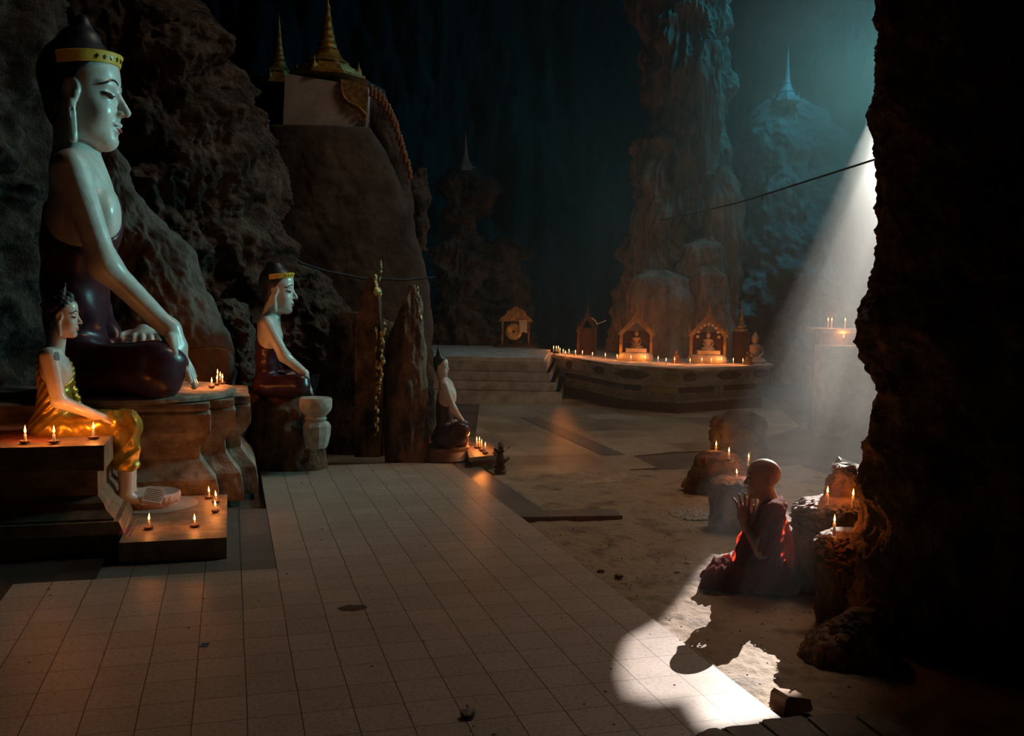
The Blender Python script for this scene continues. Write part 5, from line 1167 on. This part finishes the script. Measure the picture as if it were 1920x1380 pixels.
# small open lit figure, small praying one, spire
def figurine(px, py, hpx, label, mat=None, dd=0.1, kind='seated'):
    d = DZ(px, py, ZA); b = P(px, py, d); b = np.array([b[0] + FH[0] * dd, b[1] + FH[1] * dd, ZA]); e = empty('statuette', b, label, 'statuette', rz=-YAW)
    seated(MB(), (0, 0, 0), hpx * d / FPX).build('figure', mat or M['statuette'], e, smooth=True); return e
figurine(1270, 681, 24, 'tiny red and white kneeling figure between the two large shrines', M['orange'])
figurine(1419, 682, 58, 'grey pale seated figure near the right end of the wide altar', dd=0.15)
figurine(1403, 684, 26, 'small dark crouching figure left of the grey pale seated one', M['rock'], dd=0.02)
d = DZ(1402, 684, ZA); b = P(1402, 684, d); b = np.array([b[0] + FH[0] * 0.5, b[1] + FH[1] * 0.5, ZA]); e = empty('spire', b, 'slim tapering gilded spire behind the grey pale seated figure', 'spire')
kk = d / FPX
MB().box(-0.10, 0.10, -0.10, 0.10, 0, 60 * kk, 0.004).build('shaft', M['shrine_red'], e)
MB().lathe([(0.10, 60 * kk), (0.11, 64 * kk), (0.07, 66 * kk), (0.08, 70 * kk), (0.05, 74 * kk), (0.035, 84 * kk), (0.022, 94 * kk), (0.012, 106 * kk), (0.001, 116 * kk)], n=14).build('spire_top', M['shrine_gold'], e, smooth=True)
_sh = [q for q in bpy.data.objects if q.name.startswith('shrine')][-1]; _v = Vector(P(1122, 606, 16.2)) - _sh.location; _v = Vector((_v.dot(Vector(RH)), _v.dot(Vector(FH)), _v.z))
MB().tube([(0, 0, 0), (0.05, 0, 0.01), (0.13, 0, 0.05)], 0.008).tube([(-0.12, 0, 0.09), (-0.06, 0, 0.05), (-0.02, 0, -0.02), (0, 0, 0)], 0.012).build('bent_stick', M['altar_stone'], _sh, _v)  # bent stick parented to the narrow shrine, hanging free in front of it

# ------------------------------------------------------------------ stupas
SP = [(1, 0), (1, .03), (.92, .03), (.90, .07), (.80, .07), (.78, .11), (.66, .11), (.62, .15), (.56, .16), (.56, .18), (.55, .19), (.50, .20), (.40, .24), (.32, .29), (.28, .33), (.30, .34), (.24, .36), (.22, .40), (.23, .41), (.19, .44), (.18, .48), (.19, .49), (.15, .53), (.14, .57), (.15, .58), (.115, .62), (.10, .68), (.12, .70), (.08, .73), (.06, .80), (.075, .82), (.03, .87), (.02, .94), (.001, 1)]
def stupa(px, pyb, pyt, wpx, d, label, mat, fins=4, rest=None):
    b = P(px, pyb, d); k = d / FPX; H = (pyb - pyt) * k; R = wpx / 2 * k
    t = empty('stupa', b, label, 'stupa', rz=0.3)
    lower = [p for p in SP if p[1] <= 0.18]; upper = [p for p in SP if p[1] >= 0.18]
    MB().lathe([(r * R, z * H) for r, z in lower], n=8).build('terraces', mat, t)
    MB().lathe([(r * R, z * H) for r, z in upper if z <= 0.40], n=28).build('bell', mat, t, smooth=True)
    MB().lathe([(r * R, z * H) for r, z in upper if z >= 0.39], n=20).build('spire', mat, t, smooth=True)
    for i in range(fins):
        a = math.pi / 4 + i * 2 * math.pi / fins
        MB().lathe([(0.09 * R, 0), (0.07 * R, 0.05 * H), (0.03 * R, 0.08 * H), (0.001, 0.15 * H)], (0.82 * R * math.cos(a), 0.82 * R * math.sin(a), 0.05 * H), 8).build('corner_finial', mat, t, smooth=True)
    return t
stupa(614, 150, -10, 150, 13.6, 'large golden stupa on the concrete wall above the white niche', M['gold_dull'])
stupa(523, 162, 28, 90, 14.0, 'slimmer golden stupa left of the large golden one', M['gold_dull'])
M['stupa_pale'] = mat_noise('pale_stupa', (0.40, 0.34, 0.28), (0.66, 0.58, 0.50), 8.0, 0.5, 0.4, 30, bdist=0.01)
stupa(872, 322, 244, 44, 18.9, 'small pale stupa on top of the gnarled rock spire', M['stupa_pale'])
stupa(1474, 192, 88, 54, 20.0, 'white pointed stupa in the blue haze on the distant crag', M['white_paint'])
stupa(1333, 452, 424, 20, 16.8, 'tiny worn stupa on the rounded flowstone boss', M['flowstone'], 0)
# niche house under the golden stupas
d = 13.2; b = P(531, 240, d); t = empty('white_block', b, 'white plastered block with a brown curved ornament below the golden stupas', 'wall', rz=-YAW)
k = d / FPX
mb = MB(); mb.prism([(0, 0), (157 * k, -10 * k), (159 * k, 78 * k), (4 * k, 100 * k)], -0.02, 0.9); mb.build('block', M['plaster_light'], t)
ol = [(106 * k, 90 * k), (157 * k, 84 * k), (157 * k, 10 * k), (152 * k, 22 * k), (140 * k, 34 * k), (122 * k, 42 * k), (112 * k, 52 * k), (107 * k, 66 * k)]
MB().prism(ol, -0.06, -0.02).build('ornament_panel', M['shrine_gold'], t)
mb = MB(); mb.tube([(110 * k, -0.07, 90 * k), (110 * k, -0.07, 72 * k), (115 * k, -0.07, 58 * k), (124 * k, -0.07, 48 * k), (140 * k, -0.07, 42 * k), (150 * k, -0.07, 33 * k), (157 * k, -0.07, 24 * k)], 0.013, 8)
for i in range(9): mb.lathe([(0.001, -0.02), (0.02, 0), (0.001, 0.035)], (118 * k + i * 4.7 * k, -0.06, 42 * k - i * 4.2 * k + (2 * k if i % 2 else 0)), 6)
mb.build('scroll_edge', M['gold_dull'], t, smooth=True)
rock('rock', 14.4, [(150, 470, 690), (165, 450, 715), (200, 440, 735), (250, 440, 750), (330, 450, 764)], M['wall'], 'dark rough ledge carrying the two golden stupas', thick=0.35, amp=0.08, freq=2, na=120, nz=70, seed=83)
# row of little monk figures climbing the ridge
row = [(697, 172), (704, 178), (712, 182), (719, 190), (724, 200), (730, 208), (735, 219), (739, 230), (744, 240), (747, 254), (752, 266), (756, 280), (760, 296), (766, 312), (769, 326)]
proto = None
for i, (x, y) in enumerate(row):
    d = 13.1; b = P(x, y + 9, d)
    if proto is None:
        proto = empty('monk_figure', b, None, 'statuette', 'line of monk figures climbing the ridge', rz=-YAW); h = 22 * d / FPX
        MB().lathe([(0.22 * h, 0), (0.26 * h, 0.1 * h), (0.18 * h, 0.45 * h), (0.22 * h, 0.62 * h), (0.16 * h, 0.74 * h), (0.06 * h, 0.78 * h)], n=12).build('robe', M['orange'], proto, smooth=True)
        MB().lathe([(0.05 * h, 0.76 * h), (0.11 * h, 0.82 * h), (0.12 * h, 0.90 * h), (0.07 * h, 0.99 * h), (0.001, 1.01 * h)], n=12).build('head', M['statuette'], proto, smooth=True); m_ = proto
    else:
        m_ = copy_tree(proto); m_.location = Vector(b)
    m_['label'] = 'little orange robed monk figure on the steep ridge, ' + ('topmost of the line' if i == 0 else 'lowest of the line' if i == 14 else ORD[i] + ' from the top')
rock('rock', 13.4, [(178, 690, 700), (190, 688, 722), (210, 688, 736), (240, 690, 748), (290, 692, 762), (340, 694, 772), (400, 690, 778)], M['rock'], 'narrow dark ridge under the line of little monk figures', thick=0.6, amp=0.05, freq=3, na=100, nz=80, seed=89)

# ------------------------------------------------------------------ far table with candles inside the light shaft
b = G(1575, 690, 0.0); k = DZ(1575, 690, 0) / FPX
zt = 0.50; c = P(1590, 617, 12.4); zt = P(1576, 598, 12.4)[2] - 0.125
t = empty('offering_table', (c[0], c[1], 0), 'pale stone table with candles seen through the light shaft', 'table', rz=-YAW)
MB().box(-0.45, 0.55, -0.25, 0.35, zt - 0.06, zt, 0.01).build('top', M['altar_stone'], t); MB().box(-0.38, 0.5, -0.20, 0.30, -0.06, zt - 0.06, 0.01).build('body', M['plaster'], t)
MB().box(-0.48, 0.58, -0.48, -0.18, -0.06, P(1582, 630, 12.05)[2] - 0.12, 0.01).build('front_step', M['altar_stone'], t)
for x, y, nm, h in ((1553, 597, 'leftmost', 0.09), (1560, 597, 'second from the left', 0.09), (1585, 598, 'third from the left', 0.06), (1610, 598, 'rightmost', 0.06)):
    candle(x, y, zt, 0.095, 'lit candle on the hazy stone table in the light shaft, ' + nm, 'candles on the hazy table', 0.009, 0, 1.0, fs=1.3, at=12.4)
candle(1582, 630, P(1582, 630, 12.05)[2] - 0.12, 0.095, 'lit candle standing low before the hazy stone table in the light shaft', 'candles on the hazy table', 0.009, 0, 1.0, fs=1.2, at=12.12)
# ------------------------------------------------------------------ stones around the novice
rock('rock', 8.75, [(772, 1365, 1412), (785, 1346, 1425), (800, 1342, 1430), (840, 1342, 1430), (880, 1340, 1432)], M['rock_grey'], 'rough grey rock behind the small candles on the far side of the kneeling person', thick=0.8, amp=0.08, freq=5, na=110, nz=80, ridged=True, seed=101)
rock('rock', 8.3, [(846, 1318, 1355), (856, 1305, 1380), (875, 1296, 1395), (900, 1288, 1400), (918, 1284, 1402)], M['rock_black'], 'low dark rock with small candles, left of the kneeling person head', thick=0.7, amp=0.05, freq=5, na=110, nz=70, seed=103)
rock('stump', 7.0, [(894, 1346, 1400), (900, 1336, 1414), (915, 1330, 1418), (950, 1332, 1414), (992, 1330, 1418)], M['rock_warm'], 'waist high brown stalagmite stump with one candle, in front of the kneeling person face', 'stump', thick=0.8, amp=0.025, freq=7, na=160, nz=110, seed=107, crust=0.03)
rock('stump', 5.55, [(930, 1545, 1600), (938, 1515, 1622), (950, 1497, 1640), (975, 1490, 1650), (1050, 1486, 1650), (1165, 1484, 1650)], M['rock_warm'], 'broad knobbly stalagmite stump with two candles between the kneeling person and the dark rock face', 'stump', thick=0.7, amp=0.030, freq=7, na=240, nz=180, seed=109, crust=0.045)
rock('rock', 5.6, [(868, 1578, 1592), (885, 1566, 1600), (905, 1560, 1604), (925, 1556, 1606), (950, 1552, 1612)], M['rock_warm'], 'jagged sunlit rock tooth rising from the broad knobbly stump', thick=0.8, amp=0.045, freq=12, na=160, nz=110, ridged=True, seed=113, crust=0.04)
rock('stump', 4.95, [(992, 1562, 1610), (1000, 1545, 1625), (1020, 1533, 1640), (1060, 1530, 1650), (1120, 1530, 1650), (1215, 1528, 1650)], M['rock_warm'], 'smooth round shouldered stump with the tallest candle, against the dark rock face', 'stump', thick=0.7, amp=0.022, freq=7, na=220, nz=170, seed=127, crust=0.035)
rock('rock', 4.45, [(1142, 1590, 1640), (1165, 1560, 1660), (1200, 1515, 1680), (1250, 1490, 1690), (1300, 1474, 1700), (1340, 1470, 1700)], M['rock_warm'], 'brown boulder at the foot of the dark rock face beside the light pool', thick=0.6, amp=0.035, freq=7, na=220, nz=150, seed=131, crust=0.02)
t = empty('stone_slab', P(1614, 884, 5.9), 'tilted white stone slab gleaming in the sun behind the jagged rock tooth', 'slab', rz=-YAW + 0.2)
q = MB().box(-0.10, 0.14, -0.10, 0.14, -0.10, 0.0, 0.004).build('slab', M['white_paint'], t); q.rotation_euler = (0.30, 0.35, 0)
zt1 = P(1385, 903, 6.95)[2]
candle(1382, 884, zt1 - 0.012, 0.065, 'lit candle on the pale stump in front of the kneeling person face', 'candles around the kneeling person', 0.0055, 0, 1.2, fs=1.15, lean=-0.3)
zt2 = P(1345, 851, 8.3)[2]
for x, y, nm in ((1343, 832, 'leftmost of three'), (1367, 844, 'middle one of three')): candle(x, y, zt2 - 0.02, 0.07, 'lit candle on the low dark rock left of the kneeling person, ' + nm, 'candles around the kneeling person', 0.008, 0.03, 1.3, fs=1.3)
candle(1404, 855, zt2 - 0.06, 0.06, 'lit candle just above the shaved head, rightmost of three on the low dark rock', 'candles around the kneeling person', 0.008, 0, 1.3, fs=1.2)
zt3 = P(1550, 940, 5.5)[2]
candle(1552, 919, zt3 - 0.006, 0.062, 'lit candle on the broad knobbly stump, the left one of the pair', 'candles around the kneeling person', 0.0075, 0, 0.9, fs=1.2)
candle(1600, 924, zt3 - 0.012, 0.062, 'lit candle on the broad knobbly stump, the right one of the pair', 'candles around the kneeling person', 0.0075, 0, 0.9, fs=1.2)
zt4 = P(1565, 1000, 4.85)[2]
candle(1565, 973, zt4 - 0.01, 0.072, 'tallest lit candle, on the smooth round shouldered stump', 'candles around the kneeling person', 0.007, 0, 0.9, fs=1.1)
# broken brick and kerb stones at the lower right
g = G(1482, 1330, -0.03); t = empty('brick', g, 'broken reddish brick lying at the edge of the light pool', 'brick', rz=0.1)
M['brick'] = mat_noise('worn_brick', (0.28, 0.15, 0.08), (0.42, 0.26, 0.17), 14.0, 0.8, 0.6, 50, bdist=0.004)
mb = MB(); mb.prism([(-0.068, 0), (-0.062, 0.065), (-0.045, 0.078), (0.06, 0.052), (0.075, 0.012), (0.07, 0)], -0.045, 0.05); mb.build('brick', M['brick'], t)
M['kerb'] = mat_noise('kerb_stone', (0.10, 0.075, 0.055), (0.24, 0.19, 0.15), 8.0, 0.8, 0.6, 40, bdist=0.006)
ks = [(1292, 1375, 1345, 1358, 1), (1345, 1362, 1425, 1350, 2), (1412, 1348, 1508, 1338, 3), (1500, 1340, 1600, 1334, 4), (1592, 1336, 1660, 1332, 5)]
for x0, y0, x1, y1, s_ in ks:
    a = G(x0 + 3, y0, 0.03)[:2]; b = G(x1 - 3, y1, 0.03)[:2]; d_ = (b - a); nn = np.array([d_[1], -d_[0]]); nn = nn / np.linalg.norm(nn) * 0.42
    if nn[1] > 0: nn = -nn
    pts = []; rr = random.Random(s_)
    cor = [a, b, b + nn, a + nn]; c = np.mean(cor, 0)
    for i in range(4):
        p, q = cor[i], cor[(i + 1) % 4]
        for f in (0.06, 0.3, 0.6, 0.94): v = p + (q - p) * f; pts.append(tuple((v - c) * rr.uniform(0.96, 1.0)))
    o = empty('kerb_stone', (c[0], c[1], 0), 'flat dark kerb stone at the lower right corner, ' + ['leftmost of five', 'second from the left', 'third, directly below the broken brick', 'fourth from the left', 'rightmost, under the dark rock face'][s_ - 1], 'stone', 'kerb stones in the lower right corner')
    bm = bmesh.new(); vv = [bm.verts.new((x, y, -0.06)) for x, y in pts]; f = bm.faces.new(vv); e = bmesh.ops.extrude_face_region(bm, geom=[f]); tv = [v for v in e['geom'] if isinstance(v, bmesh.types.BMVert)]
    for v in tv: v.co.z = 0.03 + rr.uniform(-0.004, 0.004)
    bmesh.ops.recalc_face_normals(bm, faces=bm.faces[:]); bmesh.ops.bevel(bm, geom=[e_ for e_ in bm.edges if all(v.co.z > 0 for v in e_.verts)], offset=0.012, segments=3, affect='EDGES')
    me = bpy.data.meshes.new('stone'); bm.to_mesh(me); bm.free(); me.materials.append(M['kerb']); q = bpy.data.objects.new('stone', me); C.objects.link(q); q.parent = o
# ------------------------------------------------------------------ cables
M['cable'] = mat_noise('black_cable', (0.004, 0.004, 0.005), (0.012, 0.012, 0.014), 8.0, 0.6, 0.0)
def cable(pts, r, label):
    p = [Vector(P(*q)) for q in pts]; o = MB().tube([v - p[0] for v in p], r, 6).build('cable', M['cable'], None, p[0], smooth=True); tag(o, label, 'cable'); return o
_c1 = cable([(1662, 292, 7.0), (1600, 312, 7.4), (1540, 331, 7.9), (1480, 350, 8.5), (1430, 366, 9.0), (1380, 381, 9.6), (1310, 398, 10.5), (1238, 413, 11.5)], 0.008, 'thin black cable sloping across the light shaft to the great column')
o = MB().tube([(0, 0, 0), (0.008, 0, -0.03), (-0.006, 0, -0.05), (0.006, 0, -0.07), (0.022, 0, -0.07)], 0.004, 6).build('hook', M['cable'], None, tuple(Vector(P(1429, 367, 9.0)) - _c1.location)); o.parent = _c1
cable([(503, 235, 12.3), (506, 290, 12.2), (511, 340, 12.1), (522, 400, 12.0), (536, 470, 11.9)], 0.014, 'dark cable running down the left edge of the concrete wall')
cable([(560, 492, 10.3), (610, 508, 10.6), (680, 522, 11.0), (760, 525, 11.4), (815, 520, 11.9)], 0.014, 'dark cable sagging across the foot of the concrete wall')
cable([(350, 655, 8.2), (372, 653, 8.2), (400, 650, 8.2), (420, 653, 8.2), (436, 659, 8.2)], 0.006, 'thin dark cable behind the candles of the tiered pedestal')
# ------------------------------------------------------------------ litter
M['blue'] = mat_noise('blue_paper', (0.01, 0.07, 0.16), (0.015, 0.10, 0.20), 20.0, 0.6, 0.0)
g = G(383, 1210, 0.0); o = MB().prism([(-0.022, -0.022), (0.012, -0.026), (0.024, 0.022), (-0.008, 0.026)], 0.0008, 0.002, plane='xy').build('paper_scrap', M['blue'], None, g); tag(o, 'small blue paper scrap lying on the pale tiles at the lower left', 'paper scrap')
M['foil'] = mat_noise('crumpled_foil', (0.30, 0.28, 0.26), (0.55, 0.52, 0.48), 30.0, 0.25, 0.6, 60, metal=0.4)
def crumple(px, py, r, mat, label, seed, z=0.0, sq=0.6, name='foil_ball', cat='litter'):
    g = G(px, py, z); V, F = sdf_mesh(lambda p: s_ell(p, (0, 0, r * sq), (r, r * 0.8, r * sq)) + 0.5 * r * (np.abs(perlin(p / r * 1.6 + seed)) - 0.25), (-1.4 * r, -1.4 * r, -0.3 * r), (1.4 * r, 1.4 * r, 2 * r * sq + 0.5 * r), r / 9)
    o = mesh_obj(name, V, F, mat, None, g, False); tag(o, label, cat); return o
crumple(877, 1345, 0.030, M['foil'], 'crumpled translucent foil lying on the tiles at the bottom edge', 3.0)
crumple(1290, 1058, 0.022, M['foil'], 'crumpled shiny wrapper on the earth left of the kneeling person', 5.0, -0.03, 0.4)
crumple(1270, 1073, 0.020, M['foil'], 'flattened shiny wrapper on the earth further left of the kneeling person', 8.0, -0.03, 0.3)
crumple(1255, 1003, 0.016, M['foil'], 'tiny bluish glinting scrap on the earth beyond the tile edge', 11.0, -0.03, 0.3)
crumple(1160, 1083, 0.026, M['rock_black'], 'dark curled leaf on the earth beside the tile edge', 13.0, -0.03, 0.35, 'leaf', 'leaf')
crumple(1126, 1074, 0.024, M['rock_black'], 'dark twiggy leaf right at the tile edge', 15.0, -0.03, 0.35, 'leaf', 'leaf')
M['stain'] = mat_noise('dark_stain', (0.03, 0.016, 0.01), (0.09, 0.055, 0.035), 30.0, 0.55, 0.2)
g = G(663, 1140, 0.0); rr = random.Random(4); o = MB().prism([((0.075 + rr.uniform(-.012, .012)) * math.cos(a), (0.048 + rr.uniform(-.008, .008)) * math.sin(a)) for a in [2 * math.pi * i / 26 for i in range(26)]], 0.0006, 0.0014, plane='xy').build('wax_stain', M['stain'], None, g); tag(o, 'dark round burnt wax stain in the middle of the pale tiles', 'stain')
g = G(1296, 965, -0.035); M['crust'] = mat_noise('pale_gravel_crust', (0.20, 0.17, 0.13), (0.55, 0.50, 0.42), 40.0, 0.6, 1.0, 60, bdist=0.01)
V, F = sdf_mesh(lambda p: s_ell(p, (0, 0, 0), (0.17, 0.20, 0.018)) + 0.012 * (fbm(p * 22, 3)), (-0.26, -0.3, -0.02), (0.26, 0.3, 0.05), 0.006)
o = mesh_obj('gravel_patch', V, F, M['crust'], None, g, False); tag(o, 'flat pale crusty gravel patch on the earth before the brown stump', 'gravel', kind='stuff')
# crumbs on tiles and earth
mb = MB(); rr = random.Random(21)
for i in range(520):
    if i < 140: x, y, z = rr.uniform(0.1, 3.15), rr.uniform(-1.2, 5.4), 0.0
    else: x, y, z = rr.uniform(3.22, 4.6), rr.uniform(-1.0, 3.0), -0.034
    if x < 1.4 and y > 2.2: continue
    s_ = rr.uniform(0.002, 0.007) * (1.0 if i > 140 else 0.9); a = rr.uniform(0, 6.28)
    V = [(x + s_ * rr.uniform(.6, 1.4) * math.cos(a + k * 1.57), y + s_ * rr.uniform(.6, 1.4) * math.sin(a + k * 1.57), z + 0.0005) for k in range(4)]; V += [(p[0] * .999 + x * .001, p[1] * .999 + y * .001, z + s_ * 0.6) for p in V]
    mb.add(V, [(3, 2, 1, 0), (4, 5, 6, 7)] + [(k, (k + 1) % 4, (k + 1) % 4 + 4, k + 4) for k in range(4)])
o = mb.build('crumbs', M['stain']); tag(o, 'dark crumbs and grit scattered over the tiles and the earth', 'crumbs', kind='stuff')
